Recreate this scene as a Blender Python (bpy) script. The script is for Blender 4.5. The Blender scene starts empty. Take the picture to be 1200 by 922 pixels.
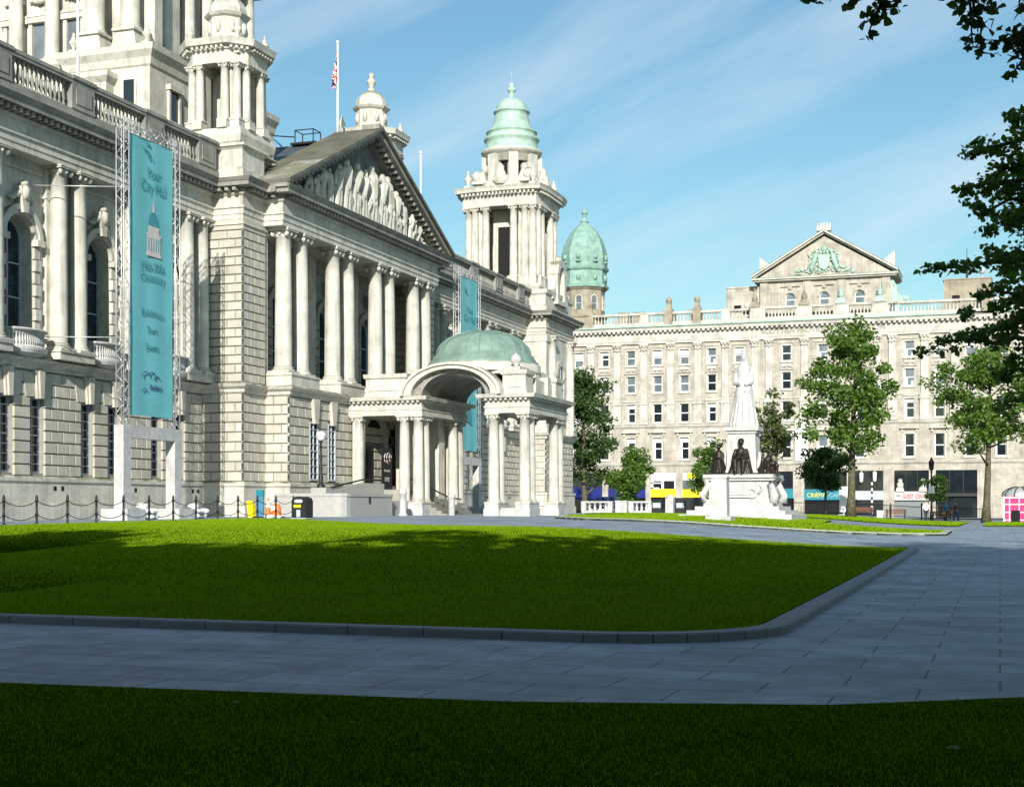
import bpy, bmesh, math, random
from mathutils import Vector, Matrix, geometry
import numpy as np
R=math.radians; PI=math.pi
C=bpy.context.scene.collection; SC=bpy.context.scene
# ------------------------------------------------------------------ camera
EYE=1.5; FPX=1660.0; TH=math.atan(572/FPX)
cam=bpy.data.cameras.new('camera'); cam.sensor_width=36; cam.lens=36*FPX/1200
cam.shift_y=134/1200; cam.clip_start=.1; cam.clip_end=3000
co=bpy.data.objects.new('camera',cam); C.objects.link(co)
co.location=(0,0,EYE); co.rotation_euler=(R(90),0,TH); SC.camera=co
# ------------------------------------------------------------------ sun and sky
SUN_EL=R(23.5); SUN_G=R(16.4)                      # the sun stands behind the viewer, a little to the right
sdir=Vector((math.sin(SUN_G)*math.cos(SUN_EL),-math.cos(SUN_G)*math.cos(SUN_EL),math.sin(SUN_EL)))
sl=bpy.data.lights.new('sun','SUN'); sl.energy=4.4; sl.angle=R(.5); sl.color=(1.0,.965,.9)
so=bpy.data.objects.new('sun',sl); C.objects.link(so); so.rotation_euler=sdir.to_track_quat('Z','Y').to_euler()
so.location=(0,-30,60)
world=bpy.data.worlds.new('World'); SC.world=world; world.use_nodes=True
wn=world.node_tree.nodes; wl=world.node_tree.links; bg=wn['Background']
sky=wn.new('ShaderNodeTexSky'); sky.sky_type='NISHITA'; sky.sun_disc=False
sky.sun_elevation=SUN_EL; sky.sun_rotation=R(180)-SUN_G; sky.air_density=1.3; sky.dust_density=.6; sky.ozone_density=1.6
tc=wn.new('ShaderNodeTexCoord'); mp=wn.new('ShaderNodeMapping'); mp.vector_type='POINT'
mp.inputs['Scale'].default_value=(1.0,5.5,1.6)
cb=wn.new('ShaderNodeCombineXYZ')
for i_,vec_ in enumerate(((.856,.295,.423),(-.4,-.138,.906),(-.326,.945,0))):        # wisps run up to the right, across the north-west sky
    dp=wn.new('ShaderNodeVectorMath'); dp.operation='DOT_PRODUCT'; dp.inputs[1].default_value=vec_; wl.new(tc.outputs['Generated'],dp.inputs[0]); wl.new(dp.outputs['Value'],cb.inputs[i_])
nz=wn.new('ShaderNodeTexNoise'); nz.inputs['Scale'].default_value=2.2; nz.inputs['Detail'].default_value=7; nz.inputs['Roughness'].default_value=.55; nz.inputs['Distortion'].default_value=.5
cr=wn.new('ShaderNodeValToRGB'); cr.color_ramp.elements[0].position=.43; cr.color_ramp.elements[1].position=.76
cr.color_ramp.elements[0].color=(0,0,0,1); cr.color_ramp.elements[1].color=(.6,.6,.6,1)
mx=wn.new('ShaderNodeMix'); mx.data_type='RGBA'; mx.inputs['B'].default_value=(6.6,7.3,7.9,1)
wl.new(cb.outputs[0],mp.inputs['Vector']); wl.new(mp.outputs['Vector'],nz.inputs['Vector'])
wl.new(nz.outputs['Fac'],cr.inputs['Fac']); wl.new(cr.outputs['Color'],mx.inputs['Factor'])
ti=wn.new('ShaderNodeMix'); ti.data_type='RGBA'; ti.blend_type='MULTIPLY'; ti.inputs['Factor'].default_value=1; ti.inputs['B'].default_value=(.68,.95,1.02,1); wl.new(sky.outputs['Color'],ti.inputs['A']); wl.new(ti.outputs['Result'],mx.inputs['A']); wl.new(mx.outputs['Result'],bg.inputs['Color'])
bg.inputs['Strength'].default_value=.083
vs=SC.view_settings; vs.view_transform='Standard'; vs.look='None'; vs.gamma=1; vs.use_curve_mapping=False; vs.exposure=.6
SC.render.engine='CYCLES'; SC.cycles.use_denoising=True; SC.cycles.max_bounces=6; SC.cycles.transparent_max_bounces=8
# ------------------------------------------------------------------ materials
def mat(name,col,rough=.7,metal=0,spec=.4,var=0,scale=3.0,bump=0,bscale=30,moss=0,streak=0,trans=0,rnd=0,col2=None):
    m=bpy.data.materials.new(name); m.use_nodes=True; n=m.node_tree.nodes; l=m.node_tree.links; b=n['Principled BSDF']
    b.inputs['Base Color'].default_value=(*col,1); b.inputs['Roughness'].default_value=rough; b.inputs['Metallic'].default_value=metal
    b.inputs['Specular IOR Level'].default_value=spec
    g=n.new('ShaderNodeNewGeometry'); cur=None
    def mix(a,bcol,fac,blend='MIX'):
        x=n.new('ShaderNodeMix'); x.data_type='RGBA'; x.blend_type=blend
        if isinstance(a,tuple): x.inputs['A'].default_value=(*a,1)
        else: l.new(a,x.inputs['A'])
        x.inputs['B'].default_value=(*bcol,1); l.new(fac,x.inputs['Factor']); return x.outputs['Result']
    def noise(sc,vec=None,det=4):
        t=n.new('ShaderNodeTexNoise'); t.inputs['Scale'].default_value=sc; t.inputs['Detail'].default_value=det
        l.new(vec if vec else g.outputs['Position'],t.inputs['Vector']); return t.outputs['Fac']
    def ramp(v,a,b_,hi=1):
        r=n.new('ShaderNodeMapRange'); r.inputs['From Min'].default_value=a; r.inputs['From Max'].default_value=b_; r.inputs['To Max'].default_value=hi
        l.new(v,r.inputs['Value']); return r.outputs['Result']
    c=col
    if var: c=mix(c,tuple(x*(1-var) for x in (col2 or col)),ramp(noise(scale),.38,.68))
    if streak:
        mpn=n.new('ShaderNodeMapping'); mpn.inputs['Scale'].default_value=(2.6,2.6,.16); l.new(g.outputs['Position'],mpn.inputs['Vector'])
        c=mix(c,tuple(x*.42 for x in col),ramp(noise(1.6,mpn.outputs['Vector'],6),.5,.78,streak))
    if rnd:
        c=mix(c,tuple(x*(1-rnd) for x in col),g.outputs['Random Per Island'])
    if moss:
        sx=n.new('ShaderNodeSeparateXYZ'); l.new(g.outputs['Normal'],sx.inputs[0])
        mu=n.new('ShaderNodeMath'); mu.operation='MULTIPLY'
        l.new(ramp(sx.outputs['Z'],.35,.8),mu.inputs[0]); l.new(ramp(noise(1.3),.35,.6,moss),mu.inputs[1])
        c=mix(c,(.13,.125,.05),mu.outputs[0])
    if not isinstance(c,tuple): l.new(c,b.inputs['Base Color'])
    if bump:
        bn=n.new('ShaderNodeBump'); bn.inputs['Strength'].default_value=bump; bn.inputs['Distance'].default_value=.03
        l.new(noise(bscale),bn.inputs['Height']); l.new(bn.outputs['Normal'],b.inputs['Normal'])
    if trans:
        tr=n.new('ShaderNodeBsdfTranslucent'); ad=n.new('ShaderNodeMixShader'); ad.inputs['Fac'].default_value=trans
        tcol=tuple(min(1,x*k) for x,k in zip(col,(1.5,1.6,.8)))
        tr.inputs['Color'].default_value=(*tcol,1)
        l.new(b.outputs[0],ad.inputs[1]); l.new(tr.outputs[0],ad.inputs[2]); l.new(ad.outputs[0],n['Material Output'].inputs['Surface'])
    return m
def add_brick(m,axes,w,h,mort,dark,offset=.5,vary=.18,rot=0):
    """courses and joints of slabs or blocks, on top of a material's colour"""
    n=m.node_tree.nodes; l=m.node_tree.links; b=n['Principled BSDF']
    g=n.new('ShaderNodeNewGeometry'); s=n.new('ShaderNodeSeparateXYZ'); k=n.new('ShaderNodeCombineXYZ')
    l.new(g.outputs['Position'],s.inputs[0]); l.new(s.outputs[axes[0]],k.inputs[0]); l.new(s.outputs[axes[1]],k.inputs[1])
    t=n.new('ShaderNodeTexBrick'); l.new(k.outputs[0],t.inputs['Vector']); t.offset=offset
    t.inputs['Scale'].default_value=1; t.inputs['Brick Width'].default_value=w; t.inputs['Row Height'].default_value=h
    t.inputs['Mortar Size'].default_value=mort; t.inputs['Mortar Smooth'].default_value=.1
    t.inputs['Color1'].default_value=(1,1,1,1); t.inputs['Color2'].default_value=(1-vary,1-vary,1-vary,1); t.inputs['Mortar'].default_value=(dark,dark,dark,1)
    x=n.new('ShaderNodeMix'); x.data_type='RGBA'; x.blend_type='MULTIPLY'; x.inputs['Factor'].default_value=1
    src=b.inputs['Base Color'].links[0].from_socket if b.inputs['Base Color'].links else None
    if src: l.new(src,x.inputs['A'])
    else: x.inputs['A'].default_value=b.inputs['Base Color'].default_value
    l.new(t.outputs['Color'],x.inputs['B']); l.new(x.outputs['Result'],b.inputs['Base Color'])
    return m
M={}
M['stone']=mat('portland_stone',(.6,.575,.495),.8,var=.26,scale=.9,bump=.35,bscale=9,moss=.95,streak=.65)
M['stone_block']=mat('portland_block',(.6,.565,.47),.85,var=.22,scale=.9,bump=.4,bscale=12,moss=.5,streak=.5,rnd=.25)
M['stone_joint']=mat('dark_joint',(.3,.28,.23),.9,var=.2,scale=2)  # darker stone for block joints, portico core and frieze letters
M['stone_grey']=mat('weathered_shaded_stone',(.3,.29,.25),.85,var=.35,scale=1.1,bump=.3,bscale=10,moss=.7,streak=.6)  # weathered trim stone; its dark tone also paints the porch vault's shade
M['stone_dark']=mat('shaded_stone',(.2,.2,.185),.85,var=.5,scale=1.3,bump=.3,bscale=10,streak=.4)  # darkened tone paints the tympanum's shade behind the carved figures
M['marble']=mat('white_marble',(.57,.56,.535),.55,var=.2,scale=1.8,bump=.25,bscale=10,streak=.35)
M['granite']=mat('granite_kerb',(.17,.19,.21),.7,var=.25,scale=2.5,bump=.2,bscale=60,rnd=.2)
M['granite_pale']=mat('pale_granite',(.42,.41,.38),.7,var=.2,scale=3,bump=.15,bscale=40,rnd=.15)
M['sand']=add_brick(mat('sandstone_ashlar',(.54,.49,.405),.85,var=.34,scale=.6,bump=.25,bscale=8,streak=.65,moss=.6),'XZ',1.1,.42,.012,.72,vary=.12)
M['sand_trim']=mat('sandstone_trim',(.57,.535,.465),.85,var=.35,scale=.8,bump=.2,bscale=9,streak=.4,moss=.6)
M['sand_old']=mat('old_sandstone',(.36,.31,.23),.9,var=.4,scale=.8,bump=.3,bscale=9,streak=.5)
M['copper']=mat('verdigris_copper',(.2,.3,.245),.6,var=.35,scale=1.2,bump=.15,bscale=8,streak=.4)
M['copper_pale']=mat('pale_verdigris',(.36,.5,.415),.6,var=.25,scale=1.4,bump=.1,bscale=8,streak=.25)
M['copper_mid']=mat('mid_verdigris',(.25,.4,.33),.6,var=.3,scale=1.4,bump=.1,bscale=8,streak=.3)
M['slate']=mat('roof_slate',(.07,.085,.1),.6,var=.3,scale=2,bump=.3,bscale=9)
M['leadroof']=add_brick(mat('stone_roof',(.15,.145,.115),.8,var=.4,scale=.9,bump=.3,bscale=8,moss=.35),'XY',2.0,1.3,.02,.6)
M['glass']=mat('dark_glass',(.015,.02,.025),.06,spec=.7,var=.4,scale=.6)
M['glass_sky']=mat('sky_reflection_glass',(.16,.19,.21),.1,spec=.8,var=.5,scale=.5)  # paler base colour paints reflected sky into these panes
M['leaded']=add_brick(mat('leaded_glass',(.025,.06,.085),.12,spec=.6,var=.6,scale=1.6),'YZ',.34,.5,.03,.25,offset=0,vary=.5)
M['whitepaint']=mat('white_paint',(.78,.78,.75),.45,var=.06,scale=4)
M['greypaint']=mat('grey_paint',(.42,.46,.48),.5,var=.1,scale=4)
M['steel']=mat('galvanised_steel',(.62,.63,.62),.4,metal=.5,var=.15,scale=6)
M['black']=mat('black_iron',(.014,.015,.016),.5,var=.3,scale=8)
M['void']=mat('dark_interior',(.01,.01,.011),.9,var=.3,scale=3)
M['bronze']=mat('dark_bronze',(.045,.036,.028),.42,metal=.5,var=.5,scale=5,bump=.2,bscale=14)
M['teal']=mat('teal_banner_cloth',(.15,.46,.49),.7,var=.1,scale=.7)
M['tealdark']=mat('dark_teal_print',(.06,.26,.3),.7,var=.1)
M['navy']=mat('navy_print',(.02,.03,.13),.6,var=.1)
M['print']=mat('pale_print',(.6,.55,.52),.7,var=.2,scale=3)
M['red']=mat('red_paint',(.5,.03,.03),.5,var=.1)
M['yellow']=mat('yellow_paint',(.8,.6,.01),.5,var=.08)
M['orange']=mat('orange_plastic',(.75,.16,.02),.5,var=.1)
M['blue']=mat('blue_panel',(.01,.018,.16),.4,var=.1)
M['bluegrey']=mat('blue_grey_panel',(.07,.2,.32),.5,var=.15)
M['awning']=mat('teal_awning',(.01,.2,.26),.6,var=.2)
M['brown']=mat('brown_wood',(.16,.06,.035),.6,var=.3,scale=6)
M['pink']=mat('magenta_panel',(.62,.02,.16),.5,var=.15)
M['shutter']=add_brick(mat('grey_shutter',(.22,.24,.24),.5,var=.1),'XZ',9,.12,.02,.6)
M['bark']=mat('bark',(.13,.11,.07),.9,var=.5,scale=5,bump=.6,bscale=18,col2=(.1,.11,.04))
M['leaf']=mat('leaf_mid',(.12,.215,.03),.5,rnd=.55,trans=.35)
M['leaf_dark']=mat('leaf_deep',(.055,.11,.022),.5,rnd=.5,trans=.3)
M['leaf_pale']=mat('leaf_pale',(.13,.17,.06),.55,rnd=.5,trans=.35)
M['grassblade']=mat('grass_blade',(.205,.335,.01),.9,spec=0,var=.28,scale=.55,rnd=.15,trans=.12)
M['skin']=mat('skin',(.5,.33,.25),.6,var=.05)
M['rubber']=mat('tyre_rubber',(.02,.02,.02),.8,var=.2)
M['asphalt']=mat('asphalt',(.05,.05,.052),.9,var=.25,scale=1,bump=.3,bscale=60)
M['paving']=add_brick(mat('granite_paving',(.34,.4,.46),.7,var=.3,scale=1.7,bump=.2,bscale=70,streak=.0),'XY',1.25,.72,.012,.3,vary=.24)
def stain(m,sc,lo,a=.35,b=.65):
    n=m.node_tree.nodes; l=m.node_tree.links; b_=n['Principled BSDF']; src=b_.inputs['Base Color'].links[0].from_socket
    g=n.new('ShaderNodeNewGeometry'); t=n.new('ShaderNodeTexNoise'); t.inputs['Scale'].default_value=sc; t.inputs['Detail'].default_value=8; t.inputs['Roughness'].default_value=.65; l.new(g.outputs['Position'],t.inputs['Vector'])
    r=n.new('ShaderNodeValToRGB'); r.color_ramp.elements[0].position=a; r.color_ramp.elements[1].position=b; r.color_ramp.elements[0].color=(lo,lo,lo,1); l.new(t.outputs['Fac'],r.inputs['Fac'])
    x=n.new('ShaderNodeMix'); x.data_type='RGBA'; x.blend_type='MULTIPLY'; x.inputs['Factor'].default_value=1; l.new(src,x.inputs['A']); l.new(r.outputs['Color'],x.inputs['B']); l.new(x.outputs['Result'],b_.inputs['Base Color'])
stain(M['paving'],.45,.72); stain(M['paving'],6,.8,.3,.5); stain(M['sand'],2.2,.8); stain(M['stone'],2.6,.82,.3,.55); stain(M['stone_block'],1.4,.85); stain(M['marble'],3.5,.8)
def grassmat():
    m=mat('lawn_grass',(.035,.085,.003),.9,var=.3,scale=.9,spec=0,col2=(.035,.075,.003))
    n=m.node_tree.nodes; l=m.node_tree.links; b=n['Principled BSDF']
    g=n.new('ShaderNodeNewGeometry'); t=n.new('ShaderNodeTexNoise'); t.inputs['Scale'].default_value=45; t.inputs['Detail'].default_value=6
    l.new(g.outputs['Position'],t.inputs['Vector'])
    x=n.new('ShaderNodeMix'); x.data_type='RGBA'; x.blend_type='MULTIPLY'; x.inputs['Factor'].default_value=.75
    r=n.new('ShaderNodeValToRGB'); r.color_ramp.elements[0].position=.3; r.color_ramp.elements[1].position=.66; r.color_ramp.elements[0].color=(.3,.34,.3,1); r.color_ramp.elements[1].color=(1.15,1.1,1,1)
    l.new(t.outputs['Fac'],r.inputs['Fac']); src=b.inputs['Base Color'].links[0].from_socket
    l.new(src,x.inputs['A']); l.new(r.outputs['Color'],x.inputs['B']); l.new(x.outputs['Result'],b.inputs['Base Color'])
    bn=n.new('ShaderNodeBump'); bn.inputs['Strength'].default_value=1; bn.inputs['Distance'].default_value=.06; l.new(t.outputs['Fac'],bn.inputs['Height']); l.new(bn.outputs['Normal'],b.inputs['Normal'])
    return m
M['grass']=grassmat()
# ------------------------------------------------------------------ mesh builder
W={}
def ident(u,v,d): return (u,v,d)
def NF(x0): return lambda u,v,d:(x0+d,u,v)       # a wall looking +X: u runs along Y, v up, d out of the wall
def EF(y0): return lambda u,v,d:(u,y0-d,v)       # a wall looking -Y: u runs along X
class MB:
    def __init__(s): s.v=[]; s.f=[]; s.m=[]; s.sm=[]; s.T=ident; s.cm=0
    def add(s,pts,faces,smooth=False,raw=False):
        b=len(s.v); s.v+= [tuple(p) for p in pts] if raw else [s.T(*p) for p in pts]
        for f in faces: s.f.append([b+i for i in f]); s.m.append(s.cm); s.sm.append(smooth)
    def quad(s,a,b,c,d): s.add([a,b,c,d],[(0,1,2,3)])
    def poly(s,p): s.add(p,[tuple(range(len(p)))])
    def box(s,x0,x1,y0,y1,z0,z1,cx=0):
        s.add([(x0,y0,z0),(x1,y0,z0),(x1,y1,z0),(x0,y1,z0),(x0,y0,z1),(x1,y0,z1),(x1,y1,z1),(x0,y1,z1)],
              [(0,3,2,1),(4,5,6,7),(0,1,5,4),(1,2,6,5),(2,3,7,6),(3,0,4,7)])
    def taper(s,x,y,z0,z1,a0,b0,a1,b1):
        s.add([(x-a0,y-b0,z0),(x+a0,y-b0,z0),(x+a0,y+b0,z0),(x-a0,y+b0,z0),(x-a1,y-b1,z1),(x+a1,y-b1,z1),(x+a1,y+b1,z1),(x-a1,y+b1,z1)],
              [(0,3,2,1),(4,5,6,7),(0,1,5,4),(1,2,6,5),(2,3,7,6),(3,0,4,7)])
    def prism(s,poly,d0,d1):                       # poly in (u,v), pushed along d
        n=len(poly); s.add([(p[0],p[1],d0) for p in poly]+[(p[0],p[1],d1) for p in poly],
              [tuple(range(n))[::-1],tuple(range(n,2*n))]+[(i,(i+1)%n,n+(i+1)%n,n+i) for i in range(n)])
    def lathe(s,x,y,prof,n=16,smooth=True,a0=0,sx=1,sy=1):
        pts=[]; k=len(prof)
        for i in range(n):
            a=a0+2*PI*i/n
            for r,z in prof: pts.append((x+r*sx*math.cos(a),y+r*sy*math.sin(a),z))
        fs=[]
        for i in range(n):
            j=(i+1)%n
            for q in range(k-1): fs.append((i*k+q,j*k+q,j*k+q+1,i*k+q+1))
        s.add(pts,fs,smooth)
        if prof[0][0]>1e-4: s.add([pts[i*k] for i in range(n)],[tuple(range(n))[::-1]])
        if prof[-1][0]>1e-4: s.add([pts[i*k+k-1] for i in range(n)],[tuple(range(n))])
    def tube(s,path,rad,n=8,smooth=True,caps=True):
        P=[Vector(p) for p in path]; k=len(P)
        rad=[float(r) for r in rad] if hasattr(rad,"__len__") else [float(rad)]*k
        pts=[]
        for i,p in enumerate(P):
            t=(P[min(i+1,k-1)]-P[max(i-1,0)]).normalized()
            a=t.orthogonal() if abs(t.z)>.98 else t.cross(Vector((0,0,1))); a.normalize(); b=t.cross(a)
            for j in range(n):
                w=2*PI*j/n; pts.append(p+rad[i]*(a*math.cos(w)+b*math.sin(w)))
        fs=[(i*n+j,i*n+(j+1)%n,(i+1)*n+(j+1)%n,(i+1)*n+j) for i in range(k-1) for j in range(n)]
        if caps: fs+=[tuple(range(n))[::-1],tuple(range((k-1)*n,k*n))]
        s.add(pts,fs,smooth)
    def ball(s,c,r,n=10,rot=None):
        rx,ry,rz=(r,r,r) if not hasattr(r,'__len__') else r
        pts=[];m=max(4,n*2//3)
        for i in range(m+1):
            t=PI*i/m
            for j in range(n):
                a=2*PI*j/n; p=Vector((rx*math.sin(t)*math.cos(a),ry*math.sin(t)*math.sin(a),rz*math.cos(t)))
                if rot: p.rotate(rot)
                pts.append((c[0]+p.x,c[1]+p.y,c[2]+p.z))
        s.add(pts,[(i*n+j,i*n+(j+1)%n,(i+1)*n+(j+1)%n,(i+1)*n+j) for i in range(m) for j in range(n)],True)
    def cap(s,p0,p1,r0,r1,n=10):
        s.tube([p0,p1],[r0,r1],n); s.ball(p0,r0,n); s.ball(p1,r1,n)
    def holed(s,u0,u1,v0,v1,ops,depth=.3,d=0):
        """a wall face with openings (a,b,c,e,arched) and their reveals"""
        us=sorted({u0,u1,*[o[0] for o in ops],*[o[1] for o in ops]}); vv=sorted({v0,v1,*[o[2] for o in ops],*[o[3] for o in ops]})
        us=[u for u in us if u0<=u<=u1]; vv=[v for v in vv if v0<=v<=v1]
        for a,b in zip(us,us[1:]):
            for c,e in zip(vv,vv[1:]):
                um,vm=(a+b)/2,(c+e)/2
                if any(o[0]<um<o[1] and o[2]<vm<o[3] for o in ops): continue
                s.quad((a,c,d),(b,c,d),(b,e,d),(a,e,d))
        for o in ops:
            a,b,c,e=o[:4]; ar=len(o)>4 and o[4]; r=(b-a)/2; vs_=e-r if ar else e
            s.quad((a,c,d),(a,vs_,d),(a,vs_,d-depth),(a,c,d-depth)); s.quad((b,c,d),(b,vs_,d),(b,vs_,d-depth),(b,c,d-depth))
            s.quad((a,c,d),(b,c,d),(b,c,d-depth),(a,c,d-depth))
            if not ar: s.quad((a,e,d),(b,e,d),(b,e,d-depth),(a,e,d-depth))
            else:
                uc=(a+b)/2; N=14
                A=[(uc+r*math.cos(PI*i/N),vs_+r*math.sin(PI*i/N)) for i in range(N+1)]
                for i in range(N):
                    p,q=A[i],A[i+1]; k=(b,e) if i<N/2 else (a,e)
                    s.add([(k[0],k[1],d),(p[0],p[1],d),(q[0],q[1],d)],[(0,1,2)])
                    s.quad((p[0],p[1],d),(q[0],q[1],d),(q[0],q[1],d-depth),(p[0],p[1],d-depth))
    def arch(s,uc,vc,r0,r1,d0,d1,n=16,a0=0,a1=PI,k=1):
        pts=[];
        for i in range(n+1):
            a=a0+(a1-a0)*i/n
            for r in (r0,r1):
                for d in (d0,d1): pts.append((uc+r*math.cos(a),vc+(r*k)*math.sin(a),d))
        fs=[]
        for i in range(n):
            b=i*4;c=b+4
            fs+=[(b,b+1,c+1,c),(b+2,c+2,c+3,b+3),(b,c,c+2,b+2),(b+1,b+3,c+3,c+1)]
        fs+=[(0,2,3,1),(n*4,n*4+1,n*4+3,n*4+2)]
        s.add(pts,fs)
    def rust(s,u0,u1,v0,nc,ch,ops,L=1.0,dep=.09,gv=.03,gu=.02,off=0):
        """rusticated courses: real blocks standing out of the joints"""
        for k in range(nc):
            a,b=v0+k*ch,v0+(k+1)*ch; vm=(a+b)/2; cut=[]
            for o in ops:
                if o[2]-.02<vm<o[3]+.02: cut.append((o[0],o[1]))
            cut.sort(); runs=[]; x=u0
            for c in cut:
                if c[0]>x: runs.append((x,c[0]))
                x=max(x,c[1])
            if x<u1: runs.append((x,u1))
            for (p,q) in runs:
                n=max(1,round((q-p)/L)); w=(q-p)/n; e=[p+i*w for i in range(n+1)]
                if (k+off)%2 and n>1: e=[p]+[p+(i+.5)*w for i in range(n)]+[q]
                for i in range(len(e)-1):
                    s.bev(e[i]+(gu if i else 0),e[i+1]-(gu if i<len(e)-2 else 0),a+gv,b-gv,0,dep)
    def bev(s,a,b,c,e,d0,d1,ch=.025):
        s.add([(a,c,d0),(b,c,d0),(b,e,d0),(a,e,d0),(a,c,d1-ch),(b,c,d1-ch),(b,e,d1-ch),(a,e,d1-ch),(a+ch,c+ch,d1),(b-ch,c+ch,d1),(b-ch,e-ch,d1),(a+ch,e-ch,d1)],
              [(0,1,5,4),(1,2,6,5),(2,3,7,6),(3,0,4,7),(4,5,9,8),(5,6,10,9),(6,7,11,10),(7,4,8,11),(8,9,10,11)])
    def sweep(s,pts,prof,closed=False):
        """carry a moulding (out,z) along a plan line; out lies to the right of the way it runs"""
        n=len(pts); k=len(prof); V=[]
        for i in range(n):
            def nor(a,b):
                d=(Vector(b)-Vector(a)).normalized(); return Vector((d.y,-d.x))
            if closed or 0<i<n-1:
                n1=nor(pts[i-1],pts[i]); n2=nor(pts[i],pts[(i+1)%n]); m=(n1+n2)/(1+max(-.9,n1.dot(n2)))
            else: m=nor(pts[0],pts[1]) if i==0 else nor(pts[-2],pts[-1])
            for o,z in prof: V.append((pts[i][0]+m.x*o,pts[i][1]+m.y*o,z))
        fs=[]
        for i in range(n if closed else n-1):
            j=(i+1)%n
            for q in range(k): fs.append((i*k+q,j*k+q,j*k+(q+1)%k,i*k+(q+1)%k))
        if not closed: fs+=[tuple(range(k)),tuple(range((n-1)*k,n*k))[::-1]]
        s.add(V,fs,raw=True)
    def dentils(s,pts,out,z0,z1,pitch=.5,w=.22,dep=.25,closed=False):
        n=len(pts)
        for i in range(n if closed else n-1):
            a=Vector(pts[i]); b=Vector(pts[(i+1)%n]); d=b-a; L=d.length; d.normalize(); nn=Vector((d.y,-d.x)); k=int(L/pitch)
            for j in range(k):
                t=(j+.5)*L/k; p=a+d*(t-w/2)+nn*out; q=a+d*(t+w/2)+nn*out; p2=p+nn*dep; q2=q+nn*dep
                s.add([(x.x,x.y,z) for z in (z0,z1) for x in (p,q,q2,p2)],[(3,2,1,0),(4,5,6,7),(0,1,5,4),(1,2,6,5),(2,3,7,6),(3,0,4,7)],raw=True)
    def mesh(s,name,mats,org=(0,0,0),recalc=True):
        me=bpy.data.meshes.new(name); o=Vector(org)
        me.from_pydata([(v[0]-o.x,v[1]-o.y,v[2]-o.z) for v in s.v],[],s.f)
        for m in (mats if isinstance(mats,(list,tuple)) else [mats]): me.materials.append(M[m] if isinstance(m,str) else m)
        me.polygons.foreach_set('material_index',s.m); me.polygons.foreach_set('use_smooth',s.sm)
        if recalc:
            b=bmesh.new(); b.from_mesh(me); bmesh.ops.recalc_face_normals(b,faces=b.faces); b.to_mesh(me); b.free()
        me.update(); return me
    def build(s,name,mats,parent=None,org=None,recalc=True):
        if org is None:
            a=np.array(s.v); lo,hi=a.min(0),a.max(0); org=((lo[0]+hi[0])/2,(lo[1]+hi[1])/2,lo[2])
        return link(name,s.mesh(name,mats,org,recalc),parent,org)
def link(name,me,parent=None,org=(0,0,0),rz=0,sc=None):
    o=bpy.data.objects.new(name,me); C.objects.link(o); org=Vector(org)
    if parent is not None: o.parent=parent; o.location=org-W[parent.name]
    else: o.location=org
    if rz: o.rotation_euler=(0,0,rz)
    if sc: o.scale=sc
    W[o.name]=org; return o
def tag(o,label=None,cat=None,group=None,kind=None):
    for k,v in (('label',label),('category',cat),('group',group),('kind',kind)):
        if v: o[k]=v
    return o
def thing(name,label,cat,loc,group=None,rz=0):
    o=link(name,None,None,loc,rz); return tag(o,label,cat,group)
def copy_tree(o,loc=None,rz=None,label=None,parent=None):
    c=o.copy(); C.objects.link(c); W[c.name]=Vector(loc) if loc is not None else W.get(o.name,Vector())
    if parent is not None: c.parent=parent
    if loc is not None: c.location=loc
    if rz is not None: c.rotation_euler=(0,0,rz)
    if label: c['label']=label
    for ch in list(o.children): copy_tree(ch,parent=c)
    return c
def remesh(mb,name,mats,org,vox=.04,it=3,parent=None):
    me=mb.mesh(name+'_raw',mats,org); t=bpy.data.objects.new('tmp',me); C.objects.link(t)
    r=t.modifiers.new('r','REMESH'); r.mode='VOXEL'; r.voxel_size=vox
    s=t.modifiers.new('s','SMOOTH'); s.iterations=it; s.factor=.5
    dg=bpy.context.evaluated_depsgraph_get(); dg.update(); m2=bpy.data.meshes.new_from_object(t.evaluated_get(dg)); m2.name=name
    bpy.data.objects.remove(t); bpy.data.meshes.remove(me)
    m2.materials.clear()
    for m in (mats if isinstance(mats,(list,tuple)) else [mats]): m2.materials.append(M[m])
    m2.polygons.foreach_set('use_smooth',[True]*len(m2.polygons))
    return link(name,m2,parent,org)
def text(body,size,ext,m,parent,loc,facing='E',width=None,align='CENTER',name='lettering'):
    cu=bpy.data.curves.new('t','FONT'); cu.body=body; cu.size=size; cu.extrude=ext; cu.align_x=align; cu.space_line=.9
    t=bpy.data.objects.new('t',cu); C.objects.link(t)
    dg=bpy.context.evaluated_depsgraph_get(); dg.update(); me=bpy.data.meshes.new_from_object(t.evaluated_get(dg)); bpy.data.objects.remove(t)
    me.name=name; me.materials.clear(); me.materials.append(M[m])
    xs=[v.co.x for v in me.vertices]; k=width/(max(xs)-min(xs)) if width else 1
    for v in me.vertices:
        x,y,z=v.co; v.co=(x*k,-z,y) if facing=='E' else (z,x*k,y)
    return link(name,me,parent,loc)
def sstep(a,b,x): t=max(0,min(1,(x-a)/(b-a))); return t*t*(3-2*t)
def ground(x,y):
    L=max(0,-x-2.4)
    gy=.36*sstep(12,85,y)*(1-.3*sstep(95,130,y)); gx=(.62*sstep(0,14,L)+.1*sstep(14,33,L))*sstep(14,42,y)
    k=sstep(140,158,y); return (gy+gx)*(1-k)+.3*k
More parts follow.
